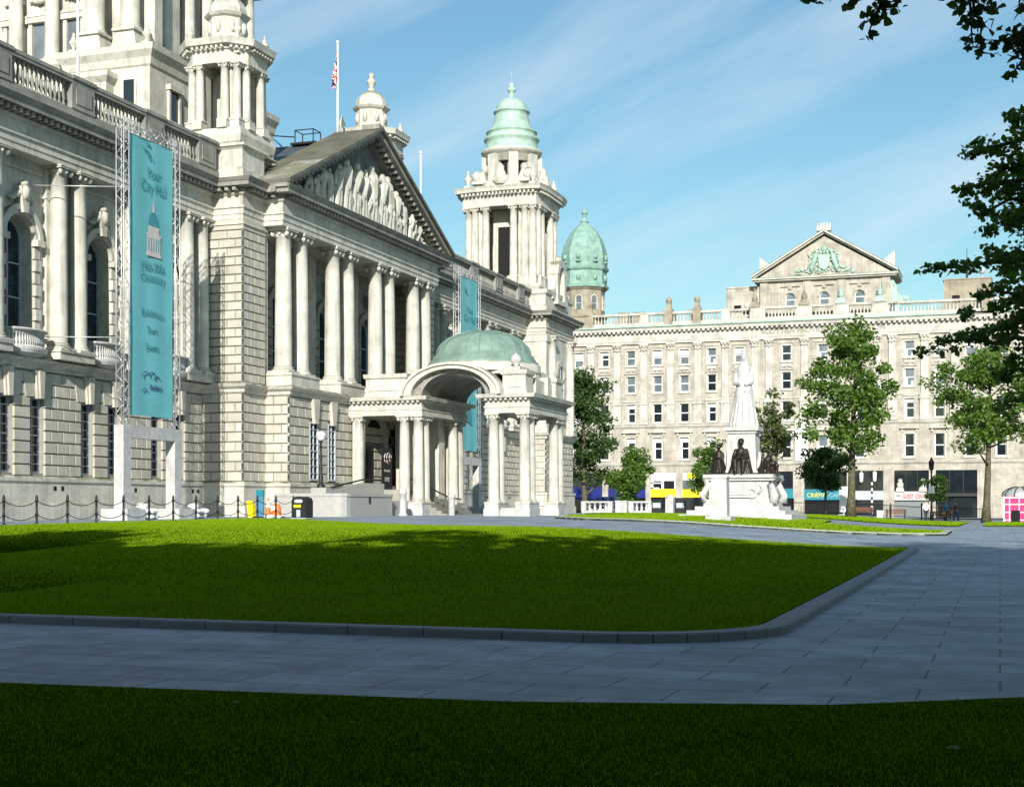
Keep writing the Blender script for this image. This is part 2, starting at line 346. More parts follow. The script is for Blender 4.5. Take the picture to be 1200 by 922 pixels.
# ------------------------------------------------------------------ the ground
def lines(a,b,st,far): 
    x=[a+i*st for i in range(int((b-a)/st)+1)]
    return sorted(set([-far,-far/3,a-60,a-20]+x+[b+20,b+60,far/3,far]))
gx=lines(-64,20,1,1500); gy=lines(-16,190,1,1500)
mb=MB(); mb.v=[(x,y,ground(x,y)) for y in gy for x in gx]; nx=len(gx)
mb.f=[(j*nx+i,j*nx+i+1,(j+1)*nx+i+1,(j+1)*nx+i) for j in range(len(gy)-1) for i in range(nx-1)]; mb.m=[0]*len(mb.f); mb.sm=[True]*len(mb.f)
tag(mb.build('ground','paving',org=(0,0,0)),kind='structure')
def drape(name,poly,m,off,step=1.0,skirt=True,kind='structure'):
    pts=[]
    n=len(poly)
    for i in range(n):
        a,b=Vector(poly[i]),Vector(poly[(i+1)%n]); k=max(1,int((b-a).length/step))
        for j in range(k): pts.append(a+(b-a)*j/k)
    nb=len(pts); edges=[(i,(i+1)%nb) for i in range(nb)]
    xs=[p.x for p in pts]; ys=[p.y for p in pts]
    x=min(xs)+step*.5
    def inside(px,py):
        c=False
        for i in range(nb):
            a,b=pts[i],pts[i-1]
            if (a.y>py)!=(b.y>py) and px<(b.x-a.x)*(py-a.y)/(b.y-a.y)+a.x: c=not c
        return c
    inner=[]
    while x<max(xs):
        y=min(ys)+step*.5
        while y<max(ys):
            if inside(x,y) and min((p-Vector((x,y))).length for p in pts)>step*.4: inner.append(Vector((x,y)))
            y+=step
        x+=step
    V,E_,F,_,_,_=geometry.delaunay_2d_cdt(pts+inner,edges,[],1,1e-4)
    mb=MB(); mb.v=[(p.x,p.y,ground(p.x,p.y)+off) for p in V]; mb.f=[list(f) for f in F]; mb.m=[0]*len(F); mb.sm=[True]*len(F)
    if skirt:
        b=len(mb.v)
        for i in range(nb):
            p,q=pts[i],pts[(i+1)%nb]; mb.add([(p.x,p.y,ground(p.x,p.y)-.1),(q.x,q.y,ground(q.x,q.y)-.1),(q.x,q.y,ground(q.x,q.y)+off),(p.x,p.y,ground(p.x,p.y)+off)],[(0,1,2,3)],raw=True)
    return tag(mb.build(name,m,org=(0,0,0)),kind=kind)
ARC=[(-4.4+2*math.cos(-PI/2*t/8),17.2+2*math.sin(-PI/2*t/8)) for t in range(9)]
near_edge=[(-2.4,46.2),(-2.4,32)]+ARC+[(-16,15.25),(-32.2,15.3)]          # outer line of the granite kerb
def inset(pts,d):
    out=[]
    for i in range(len(pts)):
        ns=[]
        for a,b in ((i-1,i),(i,i+1)):
            if a>=0 and b<len(pts):
                t=(Vector(pts[b])-Vector(pts[a])).normalized(); ns.append(Vector((t.y,-t.x)))
        m=sum(ns,Vector((0,0))).normalized(); out.append((pts[i][0]+m.x*d,pts[i][1]+m.y*d))
    return out
inn=inset(near_edge,-.32) if inset(near_edge,-.32)[0][0]<-2.4 else inset(near_edge,.32)
lawn1=inn+[(-32.2,56.5),(-29,55.5),(-26,52.5),(-22,48.6),(-18,46.6),(-13,46.2)]
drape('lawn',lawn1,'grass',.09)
lawn2=[(-23.5,77),(-21.6,69.5),(-18.6,64.8),(-15,61.6),(-11,60.6),(-7,61.6),(-4,63.2),(-2.2,64.6),(-2.2,72),(-9,76.5),(-9.5,86),(-19.5,96),(-23,88)]
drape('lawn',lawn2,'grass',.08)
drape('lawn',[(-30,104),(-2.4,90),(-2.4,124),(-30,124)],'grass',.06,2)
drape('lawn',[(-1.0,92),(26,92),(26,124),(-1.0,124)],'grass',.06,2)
lawn0=[(-26,9.4),(-8,9.85),(-3.5,10.15),(-1.2,10.75),(.35,11.8),(1.5,13.4),(2.3,16),(2.6,22),(2.7,70),(22,70),(22,-14),(-26,-14)]
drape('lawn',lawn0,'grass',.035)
drape('road',[(-90,150),(60,150),(60,171),(-90,171)],'asphalt',.006,4,False)
def kerb(name,pts,w,h,m,L=1.0,side=-1):
    mb=MB(); P=[Vector(p) for p in pts]; seg=[]
    res=[]; 
    for a,b in zip(P,P[1:]):
        k=max(1,round((b-a).length/L)) ; res+= [a+(b-a)*i/k for i in range(k)]
    res.append(P[-1])
    for i,(a,b) in enumerate(zip(res,res[1:])):
        t=(b-a).normalized(); n=Vector((t.y,-t.x))*side; a2=a+t*.007; b2=b-t*.007; c=.018
        def q(p,o,z): return (p.x+n.x*o,p.y+n.y*o,ground(p.x,p.y)+z)
        S=[(0,-.1),(0,h-c),(c,h),(w-c,h),(w,h-c),(w,-.1)]
        pts_=[q(a2,o,z) for o,z in S]+[q(b2,o,z) for o,z in S]
        mb.add(pts_,[(j,j+1,7+j,6+j) for j in range(5)]+[(5,4,3,2,1,0),(6,7,8,9,10,11)],raw=True)
    return tag(mb.build(name,m,org=(0,0,0)),kind='structure')
sd=1 if Vector(inn[0]).x<-2.4 and inset(near_edge,.32)[0][0]<-2.4 else -1
kerb('kerb',near_edge,.3,.105,'granite',1.0,sd)
kerb('kerb',lawn2[:9][::-1],.34,.12,'granite_pale',1.1,1 if sd==1 else -1)
# grass blades: a dense low sward of small upright blades over the lawns that show
rng=np.random.default_rng(5)
def gvec(x,y):
    ss=lambda a,b,v:(lambda t:t*t*(3-2*t))(np.clip((v-a)/(b-a),0,1))
    L=np.maximum(0,-x-2.4); k=ss(140,158,y)
    return ((.36*ss(12,85,y)*(1-.3*ss(95,130,y)))+(.62*ss(0,14,L)+.1*ss(14,33,L))*ss(14,42,y))*(1-k)+.3*k
def inpoly(x,y,p):
    c=np.zeros(len(x),bool)
    for i in range(len(p)):
        a,b=p[i],p[i-1]
        if a[1]==b[1]: continue
        c^=((a[1]>y)!=(b[1]>y))&(x<(b[0]-a[0])*(y-a[1])/(b[1]-a[1])+a[0])
    return c
def blades(n,poly,box,off,h0,h1,w0,w1,f0=0,f1=0):
    x=rng.uniform(box[0],box[1],n); y=rng.uniform(box[2],box[3],n); k=inpoly(x,y,poly)
    if f0: k&=rng.uniform(0,1,n)<(y-box[2])/f0
    if f1: k&=rng.uniform(0,1,n)<(box[3]-y)/f1
    x,y=x[k],y[k]; n=len(x)
    h=rng.uniform(h0,h1,n); a=rng.uniform(0,2*PI,n); w=rng.uniform(w0,w1,n); ln=rng.normal(0,.3,(n,2))*h[:,None]; z=gvec(x,y)+off-.01
    V=np.empty((n,3,3)); V[:,0]=np.stack([x-w*np.cos(a),y-w*np.sin(a),z],1); V[:,1]=np.stack([x+w*np.cos(a),y+w*np.sin(a),z],1); V[:,2]=np.stack([x+ln[:,0],y+ln[:,1],z+h],1)
    return V.reshape(-1,3)
VV=[blades(150000,lawn0,(-8.8,1.4,6.3,12.2),.035,.012,.036,.0022,.0042),
    blades(185000,lawn1,(-15,-2.6,15.3,24),.09,.022,.05,.004,.008,0,6),blades(300000,lawn1,(-22,-2.6,18,36),.09,.022,.048,.005,.009,6,7),blades(430000,lawn1,(-32,-2.6,29,58),.09,.022,.045,.006,.011,7),
    blades(60000,lawn2,(-24,-2,60,96),.08,.04,.08,.015,.03),blades(40000,[(-30,104),(-2.4,90),(-2.4,124),(-30,124)],(-30,-2.4,90,124),.06,.04,.09,.02,.04),blades(14000,[(-1,92),(10,92),(10,124),(-1,124)],(-1,10,92,124),.06,.04,.09,.02,.04)]
V=np.concatenate(VV); me=bpy.data.meshes.new('grass_blades'); nf=len(V)//3
me.vertices.add(len(V)); me.vertices.foreach_set('co',V.astype(np.float32).ravel()); me.loops.add(len(V)); me.loops.foreach_set('vertex_index',np.arange(len(V),dtype=np.int32)); me.polygons.add(nf); me.polygons.foreach_set('loop_start',np.arange(0,len(V),3,dtype=np.int32)); me.polygons.foreach_set('loop_total',np.full(nf,3,dtype=np.int32)); me.update(calc_edges=True)
me.materials.append(M['grassblade']); tag(link('grass_blades',me),kind='stuff')
# ------------------------------------------------------------------ shared pieces of masonry
ZP,ZS,ZC,ZE,ZT=2.9,7.7,8.25,17.1,19.17        # plinth top, string course, upper floor, entablature, cornice top
AX=81.15
_col={}
def column_mesh(r,h,cap='ionic',m='stone'):
    key=(r,round(h,2),cap,m)
    if key in _col: return _col[key]
    mb=MB(); b=r*1.36
    mb.box(-b,b,-b,b,0,.28*r*2*.5)
    z=.28*r; prof=[(r*1.3,z),(r*1.36,z+.09*r),(r*1.3,z+.2*r),(r*1.14,z+.26*r),(r*1.12,z+.34*r),(r*1.2,z+.4*r),(r*1.14,z+.5*r),(r*1.02,z+.56*r)]
    hs=h-1.0*r; 
    for i in range(7):
        t=i/6; prof.append((r*(1-.15*t**1.8),z+.62*r+(hs-z-.62*r)*t))
    rt=r*.85; prof+=[(rt*1.07,hs+.02*r),(rt*1.07,hs+.08*r),(rt*1.0,hs+.12*r),(rt*1.3,hs+.62*r)]
    mb.lathe(0,0,prof,20)
    for i in range(4):                             # angled scrolls of the capital
        a=PI/4+i*PI/2; d=Vector((math.cos(a),math.sin(a),0)); t=Vector((-d.y,d.x,0)); c=d*rt*1.42+Vector((0,0,hs+.36*r))
        mb.tube([c-t*r*.17,c+t*r*.17],r*.34,10); mb.tube([c-t*r*.24,c+t*r*.24],r*.13,8)
        e=d.copy(); e.rotate(Matrix.Rotation(PI/4,3,'Z')); mb.ball((e.x*rt*1.12,e.y*rt*1.12,hs+.4*r),r*.26,6)
    k=rt*1.5; mb.box(-k,k,-k,k,hs+.68*r,hs+.86*r); mb.box(-k*1.06,k*1.06,-k*1.06,k*1.06,hs+.86*r,h)
    _col[key]=mb.mesh('column',m); return _col[key]
def baluster(mb,x,y,z,h,r=.1,n=6):
    mb.lathe(x,y,[(r*1.1,z),(r*1.1,z+.08*h),(r*.5,z+.16*h),(r*1.0,z+.34*h),(r*.62,z+.55*h),(r*.42,z+.78*h),(r*.8,z+.86*h),(r*1.1,z+.92*h),(r*1.1,z+h)],n)
def balustrade(mb,p,q,z0,z1,dies=[],th=.42,pitch=.31,dw=1.7):
    """plinth, balusters and rail along p-q; dies are centre distances of the solid panels"""
    a,b=Vector(p),Vector(q); L=(b-a).length; t=(b-a)/L; n=Vector((t.y,-t.x)); h=z1-z0
    def bx(s0,s1,o0,o1,c,e):
        P=[a+t*s+n*o for s,o in ((s0,o0),(s1,o0),(s1,o1),(s0,o1))]
        mb.add([(x.x,x.y,c) for x in P]+[(x.x,x.y,e) for x in P],[(3,2,1,0),(4,5,6,7),(0,1,5,4),(1,2,6,5),(2,3,7,6),(3,0,4,7)],raw=True)
    bx(0,L,-th/2,th/2,z0,z0+.28*h); bx(0,L,-th/2-.06,th/2+.06,z1-.15*h,z1-.08*h); bx(0,L,-th/2-.1,th/2+.1,z1-.08*h,z1)
    for d in dies:
        if -dw<d<L+dw:
            s0,s1=max(0,d-dw/2),min(L,d+dw/2)
            bx(s0,s1,-th/2-.05,th/2+.05,z0+.28*h,z1-.15*h)
            if s1-s0>.8: bx(s0+.28,s1-.28,-th/2-.09,th/2+.09,z0+.4*h,z1-.24*h)
            bx(s0-.05,s1+.05,-th/2-.14,th/2+.14,z1-.06*h,z1+.02*h)
    k=int(L/pitch)
    for i in range(k):
        s=(i+.5)*L/k
        if any(abs(s-d)<dw/2+.08 for d in dies): continue
        x=a+t*s; baluster(mb,x.x,x.y,z0+.28*h,.57*h,min(.13,pitch*.36))
def urn(mb,x,y,z,s=1):
    mb.box(x-.32*s,x+.32*s,y-.32*s,y+.32*s,z,z+.3*s)
    mb.lathe(x,y,[(.2*s,z+.3*s),(.12*s,z+.45*s),(.36*s,z+.8*s),(.4*s,z+1.0*s),(.22*s,z+1.2*s),(.26*s,z+1.28*s),(.1*s,z+1.5*s),(.14*s,z+1.65*s),(0,z+1.85*s)],10)
# ------------------------------------------------------------------ the city hall
hall=thing('city_hall','grand pale stone hall with columned front, carved pediment, domed corner tower and green domed porch','building',(-46,AX,1.0))
def hp(mb,name,m,parent=None,org=None): return mb.build(name,m,parent or hall,org)
hw=9.0; XW,XP,XF=-41.1,-38.6,-37.1            # wing, pier and portico fronts
base_line=[(-58,32.3),(XP,32.3),(XP,40.9),(XW,40.9),(XW,67.5),(XP,67.5),(XP,69.9),(XF,69.9),(XF,92.4),(XP,92.4),(XP,94.8),(XW,94.8),(XW,121.4),(XP,121.4),(XP,130),(-58,130)]
mb=MB(); mb.sweep(base_line,[(.22,.3),(.22,1.62),(.12,1.72),(.12,2.62),(.2,2.7),(.2,2.84),(.09,ZP+.03),(-.4,ZP+.03),(-.4,.3)]); hp(mb,'plinth','stone')
mb=MB(); mb.sweep(base_line,[(.06,ZS),(.14,ZS+.08),(.14,ZS+.2),(.36,ZS+.34),(.42,ZS+.46),(.3,ZC),(-.5,ZC),(-.5,ZS)]); hp(mb,'string_course','stone')
up_line=[(-58,32.3),(XP,32.3),(XP,40.9),(-40.45,40.9),(-40.45,67.5),(XP,67.5),(XP,69.75),(-37.4,69.75),(-37.4,92.55),(XP,92.55),(XP,94.8),(-40.45,94.8),(-40.45,121.4),(XP,121.4),(XP,130),(-58,130)]
mb=MB()
mb.sweep(up_line,[(0,ZE),(0,ZE+.25),(.05,ZE+.27),(.05,ZE+.55),(.14,ZE+.6),(.14,ZE+.68),(-.02,ZE+.7),(-.02,ZE+1.25),(.1,ZE+1.33),(.16,ZE+1.42),(-1.1,ZE+1.42),(-1.1,ZE)])
hp(mb,'entablature','stone')
mb=MB(); mb.sweep(up_line,[(.14,ZE+1.42),(.14,ZE+1.66),(.72,ZE+1.66),(.74,ZE+1.86),(.8,ZE+1.9),(.92,ZT),(-.9,ZT),(-.9,ZE+1.42)])
mb.dentils(up_line,.14,ZE+1.44,ZE+1.62,.42,.2,.45); hp(mb,'cornice','stone_grey')
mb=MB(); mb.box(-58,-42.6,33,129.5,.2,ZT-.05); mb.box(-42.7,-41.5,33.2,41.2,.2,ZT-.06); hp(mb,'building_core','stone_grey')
# windows
def arched_window(parent,T,uc,z0,z1,r,dd):
    fr=MB(); fr.T=T; zs=z1-r
    fr.arch(uc,zs,r-.1,r,dd-.05,dd+.05,14); fr.box(uc-r,uc-r+.1,z0,zs,dd-.05,dd+.05); fr.box(uc+r-.1,uc+r,z0,zs,dd-.05,dd+.05)
    fr.box(uc-r+.1,uc+r-.1,z0,z0+.12,dd-.05,dd+.05); fr.box(uc-.035,uc+.035,z0,z1-.1,dd-.03,dd+.03)
    for k in (.3,.6): fr.box(uc-r+.1,uc+r-.1,z0+k*(z1-z0),z0+k*(z1-z0)+.06,dd-.03,dd+.03)
    w=hp(fr,'arched_window','greypaint',parent)
    g=MB(); g.T=T; pts=[(uc-r+.05,z0),(uc+r-.05,z0)]+[(uc+(r-.05)*math.cos(PI*i/14),zs+(r-.05)*math.sin(PI*i/14)) for i in range(15)]
    g.prism(pts,dd-.08,dd-.055); hp(g,'pane','leaded',w)
def sash(parent,T,uc,z0,z1,w,dd,rows=6,paint='greypaint',gl='glass',cols=2):
    fr=MB(); fr.T=T; a,b=uc-w/2,uc+w/2
    fr.box(a,a+.09,z0,z1,dd-.08,dd+.06); fr.box(b-.09,b,z0,z1,dd-.08,dd+.06); fr.box(a+.09,b-.09,z0,z0+.1,dd-.08,dd+.06); fr.box(a+.09,b-.09,z1-.1,z1,dd-.08,dd+.06)
    for i in range(1,rows): fr.box(a+.09,b-.09,z0+(z1-z0)*i/rows-.02,z0+(z1-z0)*i/rows+.02+(.03 if i==rows//2 else 0),dd-.05,dd+.02)
    for i in range(1,cols): fr.box(a+w*i/cols-.02,a+w*i/cols+.02,z0+.1,z1-.1,dd-.052,dd+.022)
    o=hp(fr,'sash_window',paint,parent); g=MB(); g.T=T; g.box(a+.05,b-.05,z0+.05,z1-.05,dd-.085,dd-.06); hp(g,'pane',gl,o); return o
near=[46.6,52.45,58.3,64.15]; far=[2*AX-x for x in near][::-1]
def wing(bays,y0,y1,pairs):
    # ground floor: rusticated blocks and tall sash windows in pairs
    T=NF(XW-.09); mb=MB(); mb.T=T; ops=[]
    for b in bays:
        for s in (-1.07,1.07): ops.append((b+s-.52,b+s+.52,ZP+.16,6.5))
    mb.cm=1; mb.holed(y0,y1,ZP,ZS+.1,ops,.45); mb.cm=0
    mb.rust(y0,y1,ZP+.03,7,.518,ops,1.05); mb.rust(y0,y1,ZP+.03+7*.518,2,.56,[],1.1,off=1)
    for o in ops:                                   # keystone brackets that flare up to the string course
        u=(o[0]+o[1])/2
        for k,(a,b_) in enumerate(((.2,.34),(.12,.2))):
            mb.prism([(u-a,6.42),(u+a,6.42),(u+b_,ZS),(u-b_,ZS)],.09+k*.001,.26+k*.1)
        mb.prism([(u-.85,6.5),(u-.24,6.5),(u-.38,7.55),(u-1.02,7.55)],.0,.13); mb.prism([(u+.85,6.5),(u+.24,6.5),(u+.38,7.55),(u+1.02,7.55)],.0,.13)
    for b in bays:
        for s in (-.35,.2): mb.cm=2; mb.box(b+2.4+s,b+2.4+s+.22,2.28,2.5,.1,.213); mb.cm=0
    w=hp(mb,'ground_floor_wall',['stone_block','stone_joint','void'])
    for o in ops: sash(w,T,(o[0]+o[1])/2,o[2],o[3],1.04,-.26,8)
    # upper floor
    T=NF(-41.35); mb=MB(); mb.T=T; ops=[(b-.98,b+.98,9.35,14.55,True) for b in bays]
    mb.holed(y0,y1,ZC-.05,ZE+.1,ops,.75)
    for b in bays:
        zs=14.55-.98
        mb.arch(b,zs,1.0,1.18,0,.2,16); mb.arch(b,zs,1.18,1.42,0,.3,16)
        for s in (-1,1):
            a,c=(b+s*1.0,b+s*1.42) if s>0 else (b-1.42,b-1.0)
            mb.box(a-.06,c+.06,zs-.28,zs,0,.36)
            for k in range(7): mb.bev(a+(0 if k%2 else -.0),c,9.4+k*.555,9.9+k*.555,0,.2 if k%2 else .12)
        mb.prism([(b-.16,14.6),(b+.16,14.6),(b+.32,15.75),(b-.32,15.75)],0,.46)         # carved keystone
        mb.ball((b,15.5,.42),(.26,.4,.2),8); [mb.ball((b+sx_*(.26+.2*k_),15.45-.13*k_,.3-.05*k_),(.2,.15,.17),6) for sx_ in (-1,1) for k_ in range(3)]; mb.ball((b,15.9,.36),(.3,.16,.2),6)
        mb.box(b-1.9,b+1.9,ZC,9.3,-.02,.1)
    mb.box(y0,y1,ZE-.55,ZE-.42,0,.1)
    w=hp(mb,'upper_wall','stone')
    for b in bays: arched_window(w,T,b,9.4,14.5,.97,-.6)
    for b in bays:                                  # bowed balconettes under the arches
        bb=MB(); N=10
        P=[(b-1.35+2.7*i/N,.95*math.sqrt(max(0,1-((i/N-.5)*2)**2))**.8+.02) for i in range(N+1)]
        X0=-41.3; fl=[(X0,b-1.4)]+[(X0+d,u) for u,d in P]+[(X0,b+1.4)]
        bb.sweep(fl,[(0,8.35),(.06,8.5),(.06,8.6),(-.2,8.6),(-.2,8.35)]); bb.sweep(fl,[(.05,9.3),(.1,9.36),(.05,9.42),(-.18,9.42),(-.18,9.3)])
        bb.add([(x,y,8.45) for x,y in fl]+[(x*.5+X0*.5,y*.8+b*.2,8.1) for x,y in fl],[tuple(range(len(fl)))]+[(i,i+1,len(fl)+i+1,len(fl)+i) for i in range(len(fl)-1)],raw=True)
        for i in range(1,N*2):
            t=i/(N*2); u=b-1.3+2.6*t; d=.9*math.sqrt(max(0,1-((t-.5)*2)**2))**.8
            if d>.1: baluster(bb,X0+d-.08,u,8.6,.7,.085)
        hp(bb,'balconette','marble')
    for c in pairs:
        pd=MB(); pd.box(-41.5,-40.3,c-1.3,c+1.3,ZC,8.68); pd.box(-41.5,-40.22,c-1.36,c+1.36,ZC+.34,ZC+.4); 
        for s in (-.72,.72): pd.box(-41.45,-41.15,c+s-.45,c+s+.45,8.68,ZE)
        hp(pd,'pedestal','stone')
        for s in (-.72,.72): link('column',column_mesh(.42,ZE-8.68),hall,(-40.83,c+s,8.68))
    bl=MB(); d0=[p-y0 for p in pairs]
    balustrade(bl,(-40.25,y0),(-40.25,y1),ZT,21.2,d0); hp(bl,'balustrade','stone_grey')
wing(near,40.9,67.5,[43.675,49.525,55.375,61.225,66.2]); wing(far,94.8,121.4,[96.1,101.075,106.925,112.775,118.625])
# rusticated piers on both sides of the portico
def pier(y0,y1,x0,x1,top=ZE,low=ZP,nl=9,nu=17,name='rusticated_pier',east=True,opsf=()):
    mb=MB(); mb.cm=1; mb.box(x0,x1-.09,y0+.09,y1-.09,low-.2,top); mb.cm=0
    for T,a,b,op in ((NF(x1-.09),y0,y1,opsf),(EF(y0+.09),x0,x1,())):
        mb.T=T; mb.rust(a,b,low+.03,nl,(ZS-low)/nl,op,.95)
        if top>ZS: mb.rust(a,b,ZC+.05,nu,(top-.62-ZC)/nu,op,.95)
    mb.T=ident
    if top>ZS: mb.box(x0,x1+.02,y0-.02,y1+.02,top-.55,top-.02); mb.box(x0,x1+.1,y0-.1,y1+.1,top-.3,top-.2)
    return hp(mb,name,['stone_block','stone_joint'])
pier(67.5,69.95,-41.6,XP); pier(92.35,94.8,-41.6,XP)
# ------------------------------------------------------------------ portico
pm=MB(); pm.box(-41.4,XF-.09,69.99,92.31,ZP-.2,ZS); pm.cm=1
T=NF(XF-.09); pm.T=T; wops=[(72.9-.55,72.9+.55,ZP+.16,6.4),(75.2-.5,75.2+.5,ZP+.16,6.4),(87.1-.5,87.1+.5,ZP+.16,6.4),(89.4-.5,89.4+.5,ZP+.16,6.4)]
pm.rust(69.9,79.0,ZP+.03,7,.518,wops,1.0); pm.rust(83.3,92.4,ZP+.03,7,.518,wops,1.0); pm.rust(69.9,78.6,ZP+.03+7*.518,2,.56,[],1.0); pm.rust(83.7,92.4,ZP+.03+7*.518,2,.56,[],1.0)
for o in wops:
    u=(o[0]+o[1])/2; pm.prism([(u-.2,6.3),(u+.2,6.3),(u+.4,ZS),(u-.4,ZS)],.09,.3)
    pm.cm=2; pm.box(o[0],o[1],o[2],o[3],.001,.01); pm.cm=1
# rusticated arch of the main door
for i in range(13):
    a0,a1=PI*i/13+.01,PI*(i+1)/13-.01; pm.arch(AX,5.6,1.45,2.35 if i%2 else 2.15,0,.12,2,a0,a1)
for s in (-1,1):
    for k in range(6): pm.bev(*( (AX+s*1.45,AX+s*2.15) if s>0 else (AX-2.15,AX-1.45)),2.62+k*.5,3.09+k*.5,0,.12 if k%2 else .16)
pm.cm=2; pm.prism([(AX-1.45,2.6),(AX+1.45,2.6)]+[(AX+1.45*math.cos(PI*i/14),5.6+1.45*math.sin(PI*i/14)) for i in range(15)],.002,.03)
pm.cm=1; pm.T=EF(69.99); pm.rust(-41,XF,ZP+.03,9,(ZS-ZP)/9,[],1.0,dep=.09)
pm.T=ident; pm.cm=0
portico=hp(pm,'portico',['stone_joint','stone_block','void'])
for o in wops: sash(portico,NF(XF-.09),(o[0]+o[1])/2,o[2],o[3],o[1]-o[0],.06,8)
# the doors, half open behind a dark board
db=MB(); db.T=NF(XF-.05); db.box(AX-1.35,AX-.1,2.62,5.3,0,.06); db.box(AX-1.3,AX+1.3,5.3,5.42,0,.1)
for k in (2.8,4.1): db.box(AX-1.15,AX-.3,k,k+1.05,.06,.09)
dr=hp(db,'door','black',portico)
bw=MB(); bw.T=NF(XF-.09); ww=[(AX+k*6.17) for k in (-1,0,1)]
T=NF(-40.6); bw.T=T; ops=[(w-1.05,w+1.05,9.4,14.2,True) for w in ww]
bw.holed(69.9,92.4,ZC-.05,ZE+.05,ops,.5)
for w in ww:
    zs=14.2-1.05; bw.arch(w,zs,1.07,1.5,0,.22,16)
    for s in (-1,1):
        a,c=(w+1.07,w+1.6) if s>0 else (w-1.6,w-1.07)
        for k in range(7): bw.bev(a,c if k%2 else (c-.14 if s>0 else c),9.3+k*.55,9.8+k*.55,0,.24)
    bw.prism([(w-.18,14.9),(w+.18,14.9),(w+.32,15.7),(w-.32,15.7)],0,.45); bw.ball((w,15.5,.4),(.3,.4,.25),8)
bw.box(69.9,92.4,ZE-.9,ZE-.75,0,.12)
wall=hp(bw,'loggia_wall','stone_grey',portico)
for w in ww: arched_window(wall,T,w,9.4,14.15,1.04,-.35)
pd=MB()
for k in range(4):
    c=AX+(k-1.5)*6.17; pd.box(-38.75,XF-.0,c-1.7,c+1.7,ZC,9.0); pd.box(-38.8,XF+.06,c-1.76,c+1.76,8.86,8.95)
    for s in (-1,1): pd.box(-40.6,-40.35,c+s-.5,c+s+.5,9,ZE)
pd.box(-40.7,XF-.1,69.95,92.35,ZC-.04,ZC+.05)
for y in (70.15,92.15): pd.box(-39.6,-38.75,y-.35,y+.35,9,ZE-.5); pd.box(-39.7,-38.7,y-.42,y+.42,ZE-.5,ZE-.02)
pd.box(-40.7,-38.4,69.9,92.4,ZE+.02,ZE+.12)
hp(pd,'podium','stone',portico)
for k in range(4):
    for s in (-1,1): link('column',column_mesh(.49,ZE-9.0),portico,(-37.98,AX+(k-1.5)*6.17+s,9.0))
# pediment
pb=MB(); HW=12.3; AP=24.95
pb.T=NF(-37.75); pb.prism([(AX-HW+.6,ZT),(AX+HW-.6,ZT),(AX,AP-.35)],-.8,0)
ped=hp(pb,'pediment','stone_dark',portico)
rk=MB(); rk.T=NF(-37.75)
for s in (-1,1):
    def P(t,dz): return (AX+s*HW*(1-t),ZT+(AP-ZT)*t+dz)
    for (z0,z1,d) in ((-.42,-.16,.35),(-.16,.1,1.1),(.1,.3,1.25)): rk.prism([P(0,z0),P(1,z0),P(1,z1),P(0,z1)],-.7,d)
    n=24
    for i in range(1,n):
        t=i/n; a=P(t,-.42); rk.box(a[0]-.13,a[0]+.13,a[1]+.02,a[1]+.2,.35,.85)
hp(rk,'raking_cornice','stone_grey',ped)
rf=MB(); 
for s in (-1,1):
    A=(AX+s*(HW+.02),ZT+.28); B=(AX,AP+.32)
    rf.add([(x,*p) for x in (-39.75,-36.45) for p in (A,B,(AX,AP+.1),(AX+s*(HW+.02),ZT+.06))],[(0,1,5,4),(1,2,6,5),(2,3,7,6),(3,0,4,7),(0,3,2,1),(4,5,6,7)])
hp(rf,'roof','leadroof',portico)
# carved figures crowding the tympanum
rr=random.Random(11); fg=MB()
def figure(mb,x,y,z,h,lean=0,r=None):
    r=r or rr; k=h/1.8; j=lambda a:(r.random()-.5)*a
    hip=(x+.02,y+j(.2)*k,z+.9*k); sh=(x+.06,y+lean*k+j(.2)*k,z+1.42*k); hd=(x+.1,y+lean*k*1.2+j(.15)*k,z+1.68*k)
    mb.cap((x,y-.12*k,z),(hip[0],hip[1]-.09*k,hip[2]),.13*k,.17*k,8); mb.cap((x,y+.14*k,z),(hip[0],hip[1]+.09*k,hip[2]),.13*k,.17*k,8)
    mb.cap(hip,sh,.2*k,.25*k,8); mb.cap(sh,hd,.09*k,.08*k,6); mb.ball(hd,(.13*k,.12*k,.16*k),8)
    for s in (-1,1):
        e=(x+.1,sh[1]+s*.36*k,sh[2]-.2*k+j(.5)*k); w=(x+.16,e[1]+j(.5)*k,e[2]+j(.6)*k)
        mb.cap((sh[0],sh[1]+s*.22*k,sh[2]),e,.09*k,.075*k,6); mb.cap(e,w,.075*k,.06*k,6)
    for i in range(3): mb.cap((x+.05,y+j(.5)*k,z),(x+.08,hip[1]+j(.3)*k,hip[2]+j(.3)*k),.08*k,.06*k,6)
y=AX-8.6
while y<AX+8.7:
    hh=min(3.7,(AP-ZT-.9)*(1-abs(y-AX)/(HW-.6))*.98); 
    if abs(y-AX)<.5: hh*=1.05
    figure(fg,-37.5+.1*rr.random(),y,ZT+.05,hh*(.85+.15*rr.random()),(rr.random()-.5)*.4)
    if rr.random()<.6: figure(fg,-37.35,y+.15*hh,ZT+.05,hh*.45,(rr.random()-.5)*.9)
    y+=.3+.27*hh
for s in (-1,1):
    for q in (9.2,9.9,10.5): fg.ball((-37.6,AX+s*q,ZT+.28),(.25,.45,.32*(11.6-q)/2),8)
remesh(fg,'relief','stone',(-37.6,AX,ZT),.03,1,ped)
fl=MB(); fl.box(-37.8,-36.6,AX-.35,AX+.35,AP+.2,AP+.5); hp(fl,'ridge_block','stone_grey',ped)
